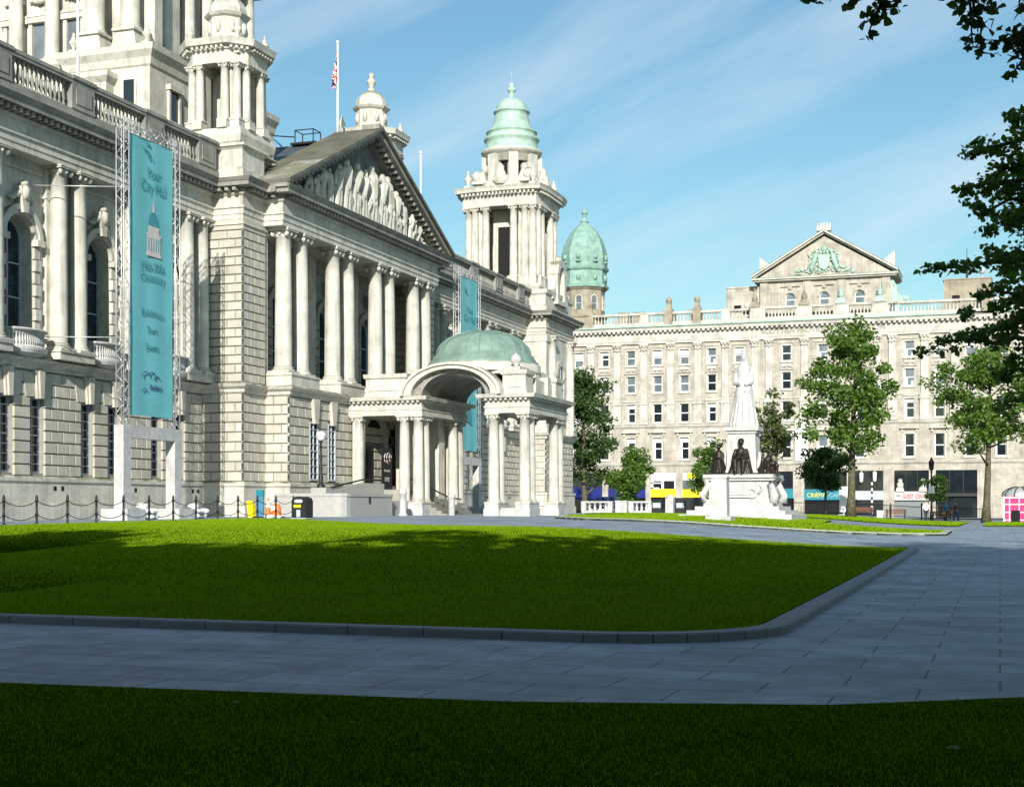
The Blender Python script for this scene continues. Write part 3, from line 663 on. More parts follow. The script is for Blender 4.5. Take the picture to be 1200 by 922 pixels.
# attic blocks, long slate roof with a small platform rail
for y0,y1 in ((67.5,72.6),(89.7,94.8)):
    mb=MB(); mb.box(-42,XP-.1,y0+.1,min(y0+2.5,y1) if y0<80 else y1-.1,ZT,20.95); mb.box(-42,XP-1.0,y0+.3,y1-.3,ZT-.02,20.9)
    L=[(-42,y0+.1),(XP-.1,y0+.1),(XP-.1,y0+2.5),(-39.6,y0+2.5),(-39.6,y1-.3),(-42,y1-.3)] if y0<80 else [(-42,y0+.3),(-39.6,y0+.3),(-39.6,y1-2.5),(XP-.1,y1-2.5),(XP-.1,y1-.1),(-42,y1-.1)]
    mb.sweep(L,[(0,20.9),(.1,21.0),(.22,21.06),(.22,21.2),(-.2,21.25),(-.2,20.9)],True); mb.sweep(L,[(.12,ZT),(.12,19.8),(0,19.95),(-.1,19.95),(-.1,ZT)],True)
    mb.box(-41.9,-38.9,y0+.4,y1-.6,21.15,21.2); hp(mb,'attic','stone')
mb=MB(); mb.T=lambda u,v,d:(d,u,v); mb.prism([(85.5,24.6),(95,28.6),(104,24.6),(104,19),(85.5,19)],-56,-45)
mr=hp(mb,'slate_roof','slate')
mb=MB()
for (x,y) in ((-48,94.2),(-48,95.4),(-49.5,94.2),(-49.5,95.4)): mb.tube([(x,y,28.3),(x,y,29.5)],.045,6)
mb.tube([(-48,94.2,29.5),(-48,95.4,29.5),(-49.5,95.4,29.5),(-49.5,94.2,29.5),(-48,94.2,29.5)],.04,6); mb.box(-49.8,-47.7,94,95.6,28.4,28.55); mb.tube([(-49.5,94.2,29.0),(-51.6,94.2,29.3),(-50.6,94.2,28.4)],.05,6)
hp(mb,'roof_platform','black',mr)
# ------------------------------------------------------------------ small turrets beside the portico
def octo(x,y,r,a0=PI/8,n=8): return [(x+r*math.cos(a0+2*PI*i/n),y+r*math.sin(a0+2*PI*i/n)) for i in range(n)][::-1]
def cross_plan(x,y,a,b):        # a square whose corners break back
    return [(x-b,y-a),(x-b,y-b),(x-a,y-b),(x-a,y+b),(x-b,y+b),(x-b,y+a),(x+b,y+a),(x+b,y+b),(x+a,y+b),(x+a,y-b),(x+b,y-b),(x+b,y-a)]
def cw(p):
    s=sum(p[i][0]*p[(i+1)%len(p)][1]-p[(i+1)%len(p)][0]*p[i][1] for i in range(len(p)))
    return p[::-1] if s<0 else p
def turret(cx,cy,k=.83):
    def sq_(m): m.v=[(cx+(x-cx)*k,cy+(y-cy)*k,z if z<22.7 else 22.7+(z-22.7)*.89) for x,y,z in m.v]; return m
    mb=MB(); mb.box(cx-2.2,cx+2.2,cy-2.2,cy+2.2,ZT,22.7)
    sq=cw([(cx-2.2,cy-2.2),(cx+2.2,cy-2.2),(cx+2.2,cy+2.2),(cx-2.2,cy+2.2)])
    mb.sweep(sq,[(.0,21.8),(.12,21.9),(.22,22.3),(.1,22.7),(-.3,22.7),(-.3,21.8)],True)
    for a in range(4):                                     # inner piers
        t=PI/4+a*PI/2; mb.box(cx+1.25*math.copysign(1,math.cos(t))-.42,cx+1.25*math.copysign(1,math.cos(t))+.42,cy+1.25*math.copysign(1,math.sin(t))-.42,cy+1.25*math.copysign(1,math.sin(t))+.42,22.7,27.05)
    root=hp(sq_(mb),'turret','stone')
    for sx in (-1,1):
        for sy in (-1,1):
            base=MB(); base.box(cx+sx*2.05-.42,cx+sx*2.05+.42,cy+sy*.95-.36,cy+sy*.95+.36,22.7,23.2); base.box(cx+sx*.95-.36,cx+sx*.95+.36,cy+sy*2.05-.42,cy+sy*2.05+.42,22.7,23.2)
            base.box(cx+sx*1.72-.36,cx+sx*1.72+.36,cy+sy*1.72-.36,cy+sy*1.72+.36,22.7,23.2); hp(sq_(base),'pedestal','stone',root)
    for sx in (-1,1):
        for sy in (-1,1):
            for px,py in ((2.0,.95),(.95,2.0),(1.72,1.72)): link('column',column_mesh(.25,3.22,'ionic','stone'),root,(cx+sx*px*k,cy+sy*py*k,23.14))
    en=MB(); pl=cw([(cx-2.35,cy-1.3),(cx-1.3,cy-2.35),(cx+1.3,cy-2.35),(cx+2.35,cy-1.3),(cx+2.35,cy+1.3),(cx+1.3,cy+2.35),(cx-1.3,cy+2.35),(cx-2.35,cy+1.3)])
    en.sweep(pl,[(0,26.8),(0,27.55),(.12,27.6),(.15,27.8),(.5,27.85),(.55,28.05),(.62,28.25),(-.9,28.35),(-.9,26.8)],True)
    en.dentils(pl,.13,27.62,27.78,.34,.16,.3,True); en.box(cx-2,cx+2,cy-2,cy+2,27.4,28.3); hp(sq_(en),'entablature','stone',root)
    la=MB(); la.lathe(cx,cy,[(1.5,28.3),(1.5,28.6),(1.32,28.65),(1.32,30.1),(1.5,30.2),(1.62,30.35),(1.55,30.42)],8,False,PI/8)
    for i in range(8):
        a=i*PI/4; la.T=ident; d=Vector((math.cos(a),math.sin(a))); p=Vector((cx,cy))+d*1.24; la.ball((p.x,p.y,29.5),(.22,.22,.42),6)
    hp(sq_(la),'lantern','stone',root)
    do=MB(); do.lathe(cx,cy,[(1.5,30.4)]+[(1.38*math.cos(t*PI/2/7),30.42+1.35*math.sin(t*PI/2/7)) for t in range(7)]+[(.32,31.75),(.36,31.9),(.2,32.0),(.28,32.2),(.42,32.45),(.28,32.7),(.16,32.75),(.28,33.0),(.12,33.2),(0,33.25)],8,False,PI/8); hp(sq_(do),'dome','stone',root)
    for sx in (-1,1):
        for sy in (-1,1):
            u=MB(); urn(u,cx+sx*1.85,cy+sy*1.85,28.2,.75); hp(sq_(u),'urn','stone',root)
turret(-41.8,71.35); turret(-41.8,90.95)
# ------------------------------------------------------------------ drum of the great dome (its top is above the picture)
cx,cy=-58.5,78.6; HS=11.5; HY=7.7
mb=MB(); mb.box(cx-HS,cx+HS,cy-HY,cy+HY,19,27.9); mb.box(cx-HS+1.5,cx+HS-1.5,cy-HY+1.5,cy+HY-1.5,27.9,37)
b=2.2                                                       # projecting corner bays
mb.box(-51.9,-46.2,cy-HY-.7,cy-HY+4.6,19,27.9); mb.box(-51.6,-51.0,cy-HY+.4,cy-HY+4,27.9,37); mb.box(-47.3,-46.6,cy-HY+.4,cy-HY+1.2,27.9,37); mb.box(-51.6,-47.2,cy-HY+2.4,cy-HY+4,27.9,37); mb.box(-49.6,-48.8,cy-HY+.9,cy-HY+2.5,27.9,37)
pl=[(cx-HS,cy-HY),(-51.9,cy-HY),(-51.9,cy-HY-.7),(-46.2,cy-HY-.7),(-46.2,cy-HY+4.6),(cx+HS,cy-HY+4.6),(cx+HS,cy+HY)]
mb.sweep(pl,[(0,26.9),(.1,27.0),(.2,27.4),(.45,27.75),(.5,28.1),(.1,28.25),(-1.5,28.25),(-1.5,26.9)])
mb.box(-51.2,-48.6,cy-HY-1.5,cy-HY-.6,19,26.6); mb.sweep(cw([(-51.2,cy-HY-1.5),(-48.6,cy-HY-1.5),(-48.6,cy-HY-.6),(-51.2,cy-HY-.6)]),[(0,26.0),(.25,26.3),(.25,26.6),(-.1,26.65),(-.1,26.0)],True)
drum=hp(mb,'dome_drum','stone')
T=EF(cy-HY+1.48)
for u in (-60.2,-57.2,-55.35,-52.85):
    w=MB(); w.T=T
    w.box(u-.75,u-.5,28.3,31.0,0,.22); w.box(u+.5,u+.75,28.3,31.0,0,.22); w.box(u-.9,u+.9,31.0,31.35,0,.35); w.prism([(u-.95,31.35),(u+.95,31.35),(u,31.95)],0,.4)
    w.arch(u,32.9,.3,.6,0,.2,10); w.box(u-.7,u+.7,32.3,32.5,0,.25); w.ball((u,32.35,.2),(.5,.25,.2),8)
    o=hp(w,'drum_window','stone',drum); g=MB(); g.T=T; g.box(u-.5,u+.5,28.3,31.0,.01,.05); g.box(u-.3,u+.3,32.75,33.2,.01,.05); hp(g,'pane','glass_sky',o)
for (y_,z0,z1,w_) in ((72.6,24.2,26.0,.45),(77.4,23.4,25.8,.6),(80.6,23.4,25.8,.6),(77.4,29.0,33.0,.6),(80.4,29.0,33.0,.6),(83.4,29.0,33.0,.6)):
    X_=-46.19 if y_<76 else (-46.99 if z0<28 else -48.49); w=MB(); w.T=NF(X_); w.box(y_-w_-.2,y_+w_+.2,z0-.2,z0,0,.25); w.box(y_-w_-.2,y_-w_,z0,z1,0,.16); w.box(y_+w_,y_+w_+.2,z0,z1,0,.16); w.box(y_-w_-.3,y_+w_+.3,z1,z1+.3,0,.3); o=hp(w,'drum_window','stone',drum); g=MB(); g.T=NF(X_); g.box(y_-w_,y_+w_,z0,z1,.01,.05); hp(g,'pane','glass',o)
for (x_,y_) in ((-51.6,cy-HY-.4),(-46.6,cy-HY-.4)):
    w=MB(); urn(w,x_,y_,28.2,.7); hp(w,'urn','stone',drum)
for u in (-61.4,-58.8,-56.6,-54.0): link('column',column_mesh(.43,8.0),drum,(u,cy-HY+.75,28.25))
for u in (-50.4,-48.0):
    p=MB(); p.taper(u,cy-HY-.0,28.2,29.2,.85,.7,.62,.6); hp(p,'pedestal','stone',drum); link('column',column_mesh(.56,7.2),drum,(u,cy-HY+0,29.15))
for v in (cy-HY+5.6,cy-HY+7.8,cy-HY+10.5,cy-HY+13): link('column',column_mesh(.45,8.0),drum,(cx+HS-.6,v,28.25))
mb=MB(); mb.cm=0
for (a,c,z0,z1) in ((-47.9,-47.2,24.6,26.2),(-53.4,-52.5,24.6,26.2)):
    w=MB(); w.T=EF(cy-HY-(.72 if a>-50 else 0)); w.box(a-.12,c+.12,z0-.12,z1+.12,0,.08); o=hp(w,'vent_window','stone',drum); g=MB(); g.T=w.T; g.box(a,c,z0,z1,.081,.1); hp(g,'pane','glass',o)
mb=MB(); mb.sweep([(cx-HS,cy-HY),(-51.9,cy-HY),(-51.9,cy-HY-.7),(-46.2,cy-HY-.7),(-46.2,cy-HY+4.6),(cx+HS,cy-HY+4.6),(cx+HS,cy+HY),(cx-HS,cy+HY)],[(0,36.3),(0,38),(.9,38.3),(.9,38.7),(-1.5,38.8),(-1.5,36.3)]); mb.box(cx-HS+.1,cx+HS-.1,cy-HY+.1,cy+HY-.1,36.9,38.5); hp(mb,'entablature','stone',drum)
mb=MB(); mb.lathe(cx,cy,[(7.5,38.5),(7.5,42)]+[(7.3*math.cos(t*PI/20),42+8*math.sin(t*PI/20)) for t in range(10)]+[(1.2,50.4),(1.2,53),(0,54)],24); hp(mb,'great_dome','copper',drum)
# ------------------------------------------------------------------ end pavilions and the north-west tower
def pavilion(y0,y1):
    cy=(y0+y1)/2; mb=MB(); mb.box(-52,XP-.09,y0+.09,y1-.09,ZP-.1,ZE+1)
    mb.T=NF(XP-.09); ops=[(cy-.7,cy+.7,ZP+.16,6.4)]; mb.cm=1
    mb.rust(y0,y1,ZP+.03,7,.518,ops,1.0); mb.rust(y0,y1,ZP+.03+7*.518,2,.56,[],1.0)
    mb.T=EF(y0+.09); mb.rust(-41.8,XP,ZP+.03,9,(ZS-ZP)/9,[],.9); mb.T=lambda u,v,d:(u,y1-.09+d,v); mb.rust(-52,XP,ZP+.03,9,(ZS-ZP)/9,[],1.0)
    mb.T=ident; mb.cm=0
    for y in (y0+.5,y1-.5): mb.box(-41.5,XP+.12,y-.52,y+.52,ZC,8.7); mb.box(-41.3,XP-.0,y-.42,y+.42,8.7,ZE-.6); mb.box(-41.3,XP+.1,y-.5,y+.5,ZE-.6,ZE-.02)
    for y in (y0+1.5,y1-1.5): mb.box(XP-.5,XP+.62,y-.55,y+.55,ZC,8.7)
    mb.T=NF(XP-.09); mb.arch(cy,13.6,1.0,1.5,0,.25,16); mb.box(cy-1.5,cy-1.0,9.3,13.6,0,.2); mb.box(cy+1.0,cy+1.5,9.3,13.6,0,.2)
    pv=hp(mb,'pavilion',['stone','stone_block'])
    arched_window(pv,NF(XP-.09),cy,9.35,14.55,.98,.13); sash(pv,NF(XP-.09),cy,ZP+.16,6.4,1.3,.1,8)
    for y in (y0+1.5,y1-1.5): link('column',column_mesh(.43,ZE-8.7),pv,(XP+.1,y,8.7))
    mb=MB(); mb.sweep(cw([(-52,y0+.2),(XP-.1,y0+.2),(XP-.1,y1-.2),(-52,y1-.2)]),[(.1,ZT-.02),(.1,19.7),(0,19.8),(0,20.7),(.15,20.85),(.2,21.2),(-.5,21.25),(-.5,ZT-.02)],True)
    mb.box(-51.5,XP-.6,y0+.6,y1-.6,ZT-.03,20.2)
    hp(mb,'parapet','stone',pv)
    ad=MB(); ad.T=NF(XP-.15)                                # arched aedicule standing on the parapet
    for s in (-1,1): ad.box(cy+s*1.05-.3,cy+s*1.05+.3,20.2,23.0,-.6,.35); ad.lathe(cy+s*1.5,0,[(.2,0)],3) if 0 else None
    ad.arch(cy,23.0,.75,1.4,-.6,.4,14); ad.box(cy-.8,cy+.8,20.2,23.6,-.7,-.55); ad.box(cy-1.6,cy+1.6,20.2,20.6,-.6,.45)
    for s in (-1,1): ad.prism([(cy+s*1.35,20.6),(cy+s*2.4,20.6),(cy+s*2.2,21.3),(cy+s*1.7,21.6),(cy+s*1.35,22.8)],-.4,.2)
    ad.ball((cy,24.5,0),(.4,.35,.3),8); hp(ad,'aedicule','stone',pv); return pv
pavilion(32.3,40.9); pavilion(121.4,130)
TX,TY=-43.35,125.7
def tower():
    mb=MB(); q=3.75
    mb.box(TX-q,TX+q,TY-q,TY+q,ZT,21.6); mb.sweep(cw([(TX-q,TY-q),(TX+q,TY-q),(TX+q,TY+q),(TX-q,TY+q)]),[(0,21.0),(.15,21.1),(.3,21.5),(.1,21.8),(-.5,21.8),(-.5,21.0)],True)
    for sx in (-1,1):
        for sy in (-1,1): mb.box(TX+sx*2.45-.7,TX+sx*2.45+.7,TY+sy*2.45-.7,TY+sy*2.45+.7,21.7,29.3)
    mb.box(TX-1.35,TX+1.35,TY-1.35,TY+1.35,21.7,29.2); mb.box(TX-2.2,TX+2.2,TY-2.2,TY+2.2,21.7,22.6); t=hp(mb,'corner_tower','stone')
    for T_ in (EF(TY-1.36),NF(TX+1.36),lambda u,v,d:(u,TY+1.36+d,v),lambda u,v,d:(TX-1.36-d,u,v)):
        f=MB(); f.T=T_; c_=TX if T_(0,0,0)[0]==0 else TY; f.box(c_-.85,c_+.85,22.7,27.6,0,.02); hp(f,'painted_opening','void',t)  # near-black panels on the solid core paint the tower's dark openings
    pd=MB()
    for sx in (-1,1):
        for sy in (-1,1):
            for a,b_ in ((3.35,2.4),(2.4,3.35),(3.1,3.1),(3.35,1.35),(1.35,3.35)):
                pd.box(TX+sx*a-.48,TX+sx*a+.48,TY+sy*b_-.48,TY+sy*b_+.48,21.7,22.5); link('column',column_mesh(.37,6.6),t,(TX+sx*a,TY+sy*b_,22.5))
    hp(pd,'pedestal','stone',t)
    en=MB(); a,b_=3.75,1.9
    pl=cw([(TX-a,TY-2.0),(TX-3.55,TY-3.55),(TX-2.0,TY-a),(TX+2.0,TY-a),(TX+3.55,TY-3.55),(TX+a,TY-2.0),(TX+a,TY+2.0),(TX+3.55,TY+3.55),(TX+2.0,TY+a),(TX-2.0,TY+a),(TX-3.55,TY+3.55),(TX-a,TY+2.0)])
    en.sweep(pl,[(0,29.1),(0,30.0),(.12,30.05),(.15,30.3),(.6,30.35),(.65,30.6),(.75,30.8),(-1.6,30.95),(-1.6,29.1)],True); en.dentils(pl,.13,30.06,30.28,.36,.18,.38,True)
    en.box(TX-3.4,TX+3.4,TY-3.4,TY+3.4,29.9,30.9); en.lathe(TX,TY,[(3.5,30.9),(3.5,31.5),(3.2,31.6)],8,False,PI/8); hp(en,'entablature','stone',t)
    for sx in (-1,1):
        for sy in (-1,1):
            u=MB(); urn(u,TX+sx*3.15,TY+sy*3.15,30.9,.95); hp(u,'urn','stone',t)
            s=MB(); s.taper(TX+sx*2.2,TY+sy*2.2,31.4,32.6,.75,.75,.35,.35); s.ball((TX+sx*2.5,TY+sy*2.5,32.1),(.6,.6,.6),8); s.ball((TX+sx*1.9,TY+sy*1.9,32.9),(.4,.4,.45),8); hp(s,'scroll_buttress','stone',t)
    for sx,sy in ((1,0),(-1,0),(0,1),(0,-1)):
        s=MB(); s.lathe(TX+sx*3.1,TY+sy*3.1,[(.5,31.2),(.65,31.5),(.5,32.2),(.3,32.6),(.35,32.8),(0,33.2)],10); s.ball((TX+sx*3.2+.35*sy,TY+sy*3.2+.35*sx,31.6),.4,8); s.ball((TX+sx*3.2-.35*sy,TY+sy*3.2-.35*sx,31.6),.4,8); hp(s,'carved_crest','stone',t)
    la=MB(); r=2.5
    for i in range(8):                                      # open lantern: eight piers, lintels and a ring
        a=PI/8+i*PI/4; x,y=TX+r*.96*math.cos(a),TY+r*.96*math.sin(a); la.lathe(x,y,[(.62,31.5),(.62,34.2)],4,False,a+PI/4)
    la.lathe(TX,TY,[(2.55,31.4),(2.55,31.95),(1.6,31.95),(1.6,31.4)],8,False,PI/8); la.lathe(TX,TY,[(1.6,33.6),(2.5,33.6),(2.45,34.3),(2.65,34.35),(2.85,34.6),(2.9,34.75),(0,34.8)],24)
    la.lathe(TX,TY,[(2.2,31.5),(2.2,34.1)],8,False,PI/8)
    lan=hp(la,'lantern','stone',t)
    for i in range(8):
        a=i*PI/4; d=Vector((math.cos(a),math.sin(a),0)); n=Vector((-d.y,d.x,0)); f=MB(); f.T=lambda u,v,dd,d=d,n=n:tuple(Vector((TX,TY,0))+d*(2.04+dd)+n*u+Vector((0,0,v)))
        f.box(-.32,.32,32.3,33.7,0,.03); hp(f,'window','void',lan)
    do=MB(); P=[(2.62,34.75),(2.62,34.95),(2.42,35.0),(2.45,35.75),(2.62,35.85),(2.6,36.0),(2.3,36.05),(2.3,36.5),(2.42,36.55),(2.4,36.68),(2.05,36.75),(1.85,37.1),(1.68,37.6),(1.58,38.1),(1.55,38.45),(1.72,38.5),(1.7,38.62),(1.5,38.68)]
    P+=[(1.5*math.cos(k*PI/16),38.7+1.25*math.sin(k*PI/16)) for k in range(1,8)]+[(.25,40.0),(.28,40.2),(.18,40.3),(.22,40.45),(.42,40.6),(.42,40.75),(.2,40.95),(.3,41.15),(.15,41.35),(0,41.4)]
    do.lathe(TX,TY,P,28); do.tube([(TX,TY,41.3),(TX,TY,42.4)],.025,6); hp(do,'copper_dome','copper_pale',t)
tower()
# ------------------------------------------------------------------ entrance porch
PY0,PY1=77.4,84.9; ZB,ZK,ZH=7.0,8.07,9.5
def ringrect(mb,x0,x1,y0,y1,prof): mb.sweep(cw([(x0,y0),(x1,y0),(x1,y1),(x0,y1)]),prof,True)
mb=MB()
for x0,x1 in ((XF,-32.3),(-28.35,-25.6)):
    mb.box(x0+.12,x1-.12,PY0+.12,PY1-.12,ZB+.03,ZK+.045)
    x0b=x0 if x0>XF else XF+.0
    ringrect(mb,x0b,x1,PY0,PY1,[(0,ZB),(0,ZB+.3),(.05,ZB+.32),(.05,ZB+.42),(-.02,ZB+.44),(-.02,ZB+.68),(.06,ZB+.72),(.08,ZB+.85),(.38,ZB+.87),(.42,ZB+.98),(.46,ZK+.02),(-.2,ZK+.06),(-.2,ZB)])
    mb.dentils(cw([(x0b,PY0),(x1,PY0),(x1,PY1),(x0b,PY1)]),.07,ZB+.74,ZB+.84,.3,.15,.22,True)
porch=hp(mb,'porch','stone')
# barrel vault and its hood
vb=MB(); vb.T=EF(PY0); VC=-30.32
vb.arch(VC,ZK-.02,2.02,2.5,-(PY1-PY0),0.0,20,0,PI,.68); 
hp(vb,'vault','stone_grey',porch); vb=MB(); vb.T=EF(PY0)  # darker stone here paints the shade under the arch
for d0,d1 in ((.0,.55),):
    vb.arch(VC,ZK+.02,2.5,2.95,-.3,.5,24,.0,PI,.62); vb.arch(VC,ZK+.02,2.95,3.15,-.4,.65,24,0,PI,.6)
hp(vb,'arch_hood','stone',porch); vb=MB(); vb.T=lambda u,v,d:(u,PY1+d,v); vb.arch(VC,ZK+.02,2.5,2.95,-.3,.5,24,0,PI,.62); vb.arch(VC,ZK+.02,2.95,3.15,-.4,.65,24,0,PI,.6)
vb.T=EF(PY0)
for i in range(1,24):
    a=PI*i/24; vb.ball((VC+2.3*math.cos(a),ZK+2.3*.66*math.sin(a),.02),(.08,.08,.08),4) if i%2 else None
hp(vb,'arch_hood','stone',porch)
# attic: blocks, panels and the base of the dome
at=MB()
for x0,x1 in ((-36.0,-33.4),(-27.3,-25.9)):
    for y0,y1 in ((PY0+.15,PY0+1.5),(PY1-1.5,PY1-.15)):
        at.box(x0,x1,y0,y1,ZK,ZH); ringrect(at,x0,x1,y0,y1,[(0,ZH-.32),(.1,ZH-.25),(.14,ZH-.02),(-.2,ZH+.02),(-.2,ZH-.32)])
        ringrect(at,x0,x1,y0,y1,[(.08,ZK),(.08,ZK+.25),(-.1,ZK+.25),(-.1,ZK)])
        at.box(x0+.25,x1-.25,y0-.06,y1+.06,ZK+.42,ZH-.42)
at.box(-26.7,-26.15,PY0+1.5,PY1-1.5,ZK,ZH-.35); at.box(-36,-33.5,PY0+1.5,PY1-1.5,ZK,ZH-.3)
for y in (80,82.3): at.box(-26.75,-25.95,y-.35,y+.35,ZK,ZH-.1)
at.box(-33.6,-26.5,PY0+.9,PY1-.9,ZH-.1,ZH+.28)
at.lathe(-29.8,AX,[(3.5,ZH+.1),(3.5,10.1),(3.4,10.15)],40)
hp(at,'attic','stone',porch)
fin=MB(); fin.lathe(-26.7,PY0+.8,[(.26,ZH),(.2,ZH+.15),(.1,ZH+.25),(.3,ZH+.5),(.34,ZH+.68),(.2,ZH+.9),(.08,ZH+.98),(0,ZH+1.1)],12); hp(fin,'stone_finial','marble',porch)
do=MB(); P=[(3.35,10.1),(3.35,10.28),(3.2,10.33),(3.2,10.46),(3.1,10.5),(3.08,10.66),(2.95,10.7)]+[(2.9*math.cos(k*PI/24),10.72+1.55*math.sin(k*PI/24)) for k in range(12)]+[(0,12.28)]
do.lathe(-29.8,AX,P,48)
for i in range(24):
    a=i*PI/12; do.tube([(-29.8+2.91*math.cos(k*PI/24)*math.cos(a),AX+2.91*math.cos(k*PI/24)*math.sin(a),10.73+1.56*math.sin(k*PI/24)) for k in range(11)],.028,4,False)
hp(do,'copper_dome','copper',porch)
g0=1.0
cp=[(-33.6,PY0+.45),(-32.72,PY0+.45),(-32.72,PY0+1.4),(-27.95,PY0+.45),(-27.95,PY0+1.4),(-26.05,PY0+.45),(-26.05,PY0+1.45),(-36.6,PY0+.45)]
for (x,y) in cp:
    for yy in (y,2*AX-y): link('column',column_mesh(.33,ZB-1.75),porch,(x,yy,1.75))
for s in (0,1):
    f=lambda y:(y if not s else 2*AX-y)
    for (a,b_,c,d) in ((-34.1,-32.25,PY0-.02,PY0+.95),(-33.2,-32.25,PY0+.95,PY0+1.88),(-28.42,-27.48,PY0-.02,PY0+1.88),(-26.52,-25.58,PY0-.02,PY0+1.92),(-27.48,-26.52,PY0+.2,PY0+.8)):
        pe=MB(); y0_,y1_=sorted((f(c),f(d))); pe.box(a,b_,y0_,y1_,g0-.2,1.45 if a!=-27.48 else 1.42); pe.box(a+.05,b_-.05,y0_+.05,y1_-.05,1.45 if a!=-27.48 else 1.4,1.76 if a!=-27.48 else 1.5); hp(pe,'pedestal','marble',porch)
pi=MB(); pi.box(-34.4,-33.2,PY1-2.6,PY1-1.6,1,ZB+.05); pi.box(-36.9,-36.4,PY0+.2,PY0+.9,1,ZB+.05); pi.box(-36.9,-36.4,PY1-.9,PY1-.2,1,ZB+.05); pi.box(-34.4,-33.2,PY0+2.2,PY0+2.9,1,ZB+.05); hp(pi,'pier','stone',porch)
# steps, landing, ramp walls
st=MB(); st.box(XF,-33.9,77.9,84.4,.6,2.6)
for k in range(9): st.box(-33.9+k*.34,-33.9+(k+1)*.34,78.6,83.7,.6,2.6-(k+1)*.18)
hp(st,'entrance_steps','stone_grey',porch)
rw=MB(); pl=[(-37.0,68.0),(-33.4,68.0),(-33.05,68.12),(-32.85,68.35),(-32.8,68.7),(-32.8,74.2)]
rw.sweep(pl,[(0,.6),(0,2.1),(.05,2.12),(.05,2.28),(-.4,2.28),(-.4,.6)]); rw.box(-37,-33.2,68.4,77.8,.6,1.9)
ramp=tag(rw.build('ramp_wall','granite_pale',None),'pale stone wall with a rounded corner around the entrance ramp','wall')
r2=MB(); 
for x0,x1 in ((-35.3,-34.95),):
    r2.T=lambda u,v,d:(d,u,v); r2.prism([(70.2,1.8),(77.9,1.8),(77.9,2.95),(75.2,2.95),(70.2,2.35)],x0,x1)
r2.build('inner_wall','granite_pale',ramp)
rl=MB(); rl.tube([(-35.1,70.0,2.5),(-35.1,75.2,3.15),(-35.1,77.9,3.15)],.05,8); rl.tube([(-35.1,70.0,2.3),(-35.1,70.0,2.55)],.06,8); rl.build('handrail','black',ramp)
bk=MB(); bk.box(-35.6,-34.7,69.6,70.3,1.9,2.6); bk.build('pillar_block','granite_pale',ramp)
pt=MB(); pt.T=NF(-32.78); pt.box(71.0,71.2,1.75,2.1,0,.03); pt.build('wall_plate','black',ramp)
hr=thing('handrail','thin dark handrail with a pale newel post on the porch steps','handrail',(-32.2,79,1.0))
q=MB(); q.tube([(-34,78.9,3.4),(-31.2,78.9,2.15),(-30.4,78.9,2.0)],.045,8); q.build('rail','black',hr)
q=MB(); q.lathe(-31.0,78.9,[(.2,.9),(.2,2.1),(.24,2.15),(.22,2.3),(.1,2.42),(0,2.45)],12); q.build('newel_post','marble',hr)
def pillar(x,y,h,label):
    g=ground(x,y); q=MB(); q.lathe(x,y,[(.26,g-.05),(.26,g+.12),(.2,g+.14),(.19,g+h-.42),(.24,g+h-.38),(.24,g+h-.3),(.2,g+h-.26),(.17,g+h-.12),(.08,g+h),(0,g+h+.01)],14)
    tag(q.build('stone_bollard','marble'),label,'bollard',)
pillar(-32.3,74.6,1.65,'short pale stone bollard at the end of the grey ramp wall')
# lamp on the ramp
lp=thing('lamp_post','short ornate black lamp post with a white globe beside the ramp','lamp post',(-35.15,69.9,2.3))
q=MB(); q.lathe(-35.15,69.9,[(.22,2.55),(.22,2.75),(.1,2.85),(.13,3.2),(.07,3.35),(.1,3.7),(.06,3.9),(.09,4.3),(.055,4.5),(.05,5.05),(.12,5.12),(.1,5.2)],12); q.build('post','black',lp)
q=MB(); q.ball((-35.15,69.9,5.42),.27,16); q.build('globe','whitepaint',lp); q=MB(); q.lathe(-35.15,69.9,[(.275,5.38),(.29,5.42),(.275,5.46)],16); q.build('globe_band','steel',lp)
# dark board by the door, with a swirl and lines of lettering
bd=thing('notice_board','black upright board with a white swirl emblem standing in the arched doorway','sign',(-36.3,80.9,2.6))
q=MB(); q.T=NF(-36.35); q.box(80.55,82.1,2.62,5.25,0,.06); q.build('board','black',bd)
q=MB(); 
for c,r in ((81.05,.2),(81.45,.26),(81.75,.16)): q.tube([(-36.27,c+r*math.cos(a*.5),4.6+r*1.3*math.sin(a*.5)) for a in range(11)],.035,5)
q.build('emblem','print',bd)
text('WELCOME',.2,.004,'print',bd,(-36.28,81.3,3.75),'N',.9); text('TO BELFAST\nCITY HALL',.16,.004,'print',bd,(-36.28,81.3,3.3),'N',.8)
# ------------------------------------------------------------------ flag poles and the flag
fp=thing('flagpole','tall white flagpole behind the pediment with a limp union flag','flagpole',(-42,86,25))
q=MB(); q.tube([(-42,86,24.6),(-42,86,32.6)],[.09,.06],10); q.ball((-42,86,32.7),.12,8); q.build('pole','whitepaint',fp)
def jack(u,v):           # u along the fly 0..2, v up 0..1
    x,y=u-1,v-.5
    if abs(x)<.1 or abs(y)<.1: return 1
    if abs(x)<.167 or abs(y)<.167: return 2
    d=abs(abs(y)-abs(x)*.5)/1.118
    if d<.035: return 1
    if d<.105: return 2
    return 0
q=MB(); NU,NV=40,20
def fpt(u,v):
    a=u/2; z=32.1-(1-v)*1.55-a*1.95*(.55+.45*v); r=.06+a*.28+.1*math.sin(v*3); w=math.sin(a*17+v*2.5)*.16*(.3+a)
    return (-42+w*.8-.1*a,86-r-.12*math.sin(a*11+v*3)*a,z)
for i in range(NU):
    for j in range(NV):
        q.cm=jack((i+.5)/NU*2,(j+.5)/NV); q.add([fpt(2*i/NU,j/NV),fpt(2*(i+1)/NU,j/NV),fpt(2*(i+1)/NU,(j+1)/NV),fpt(2*i/NU,(j+1)/NV)],[(0,1,2,3)],True)
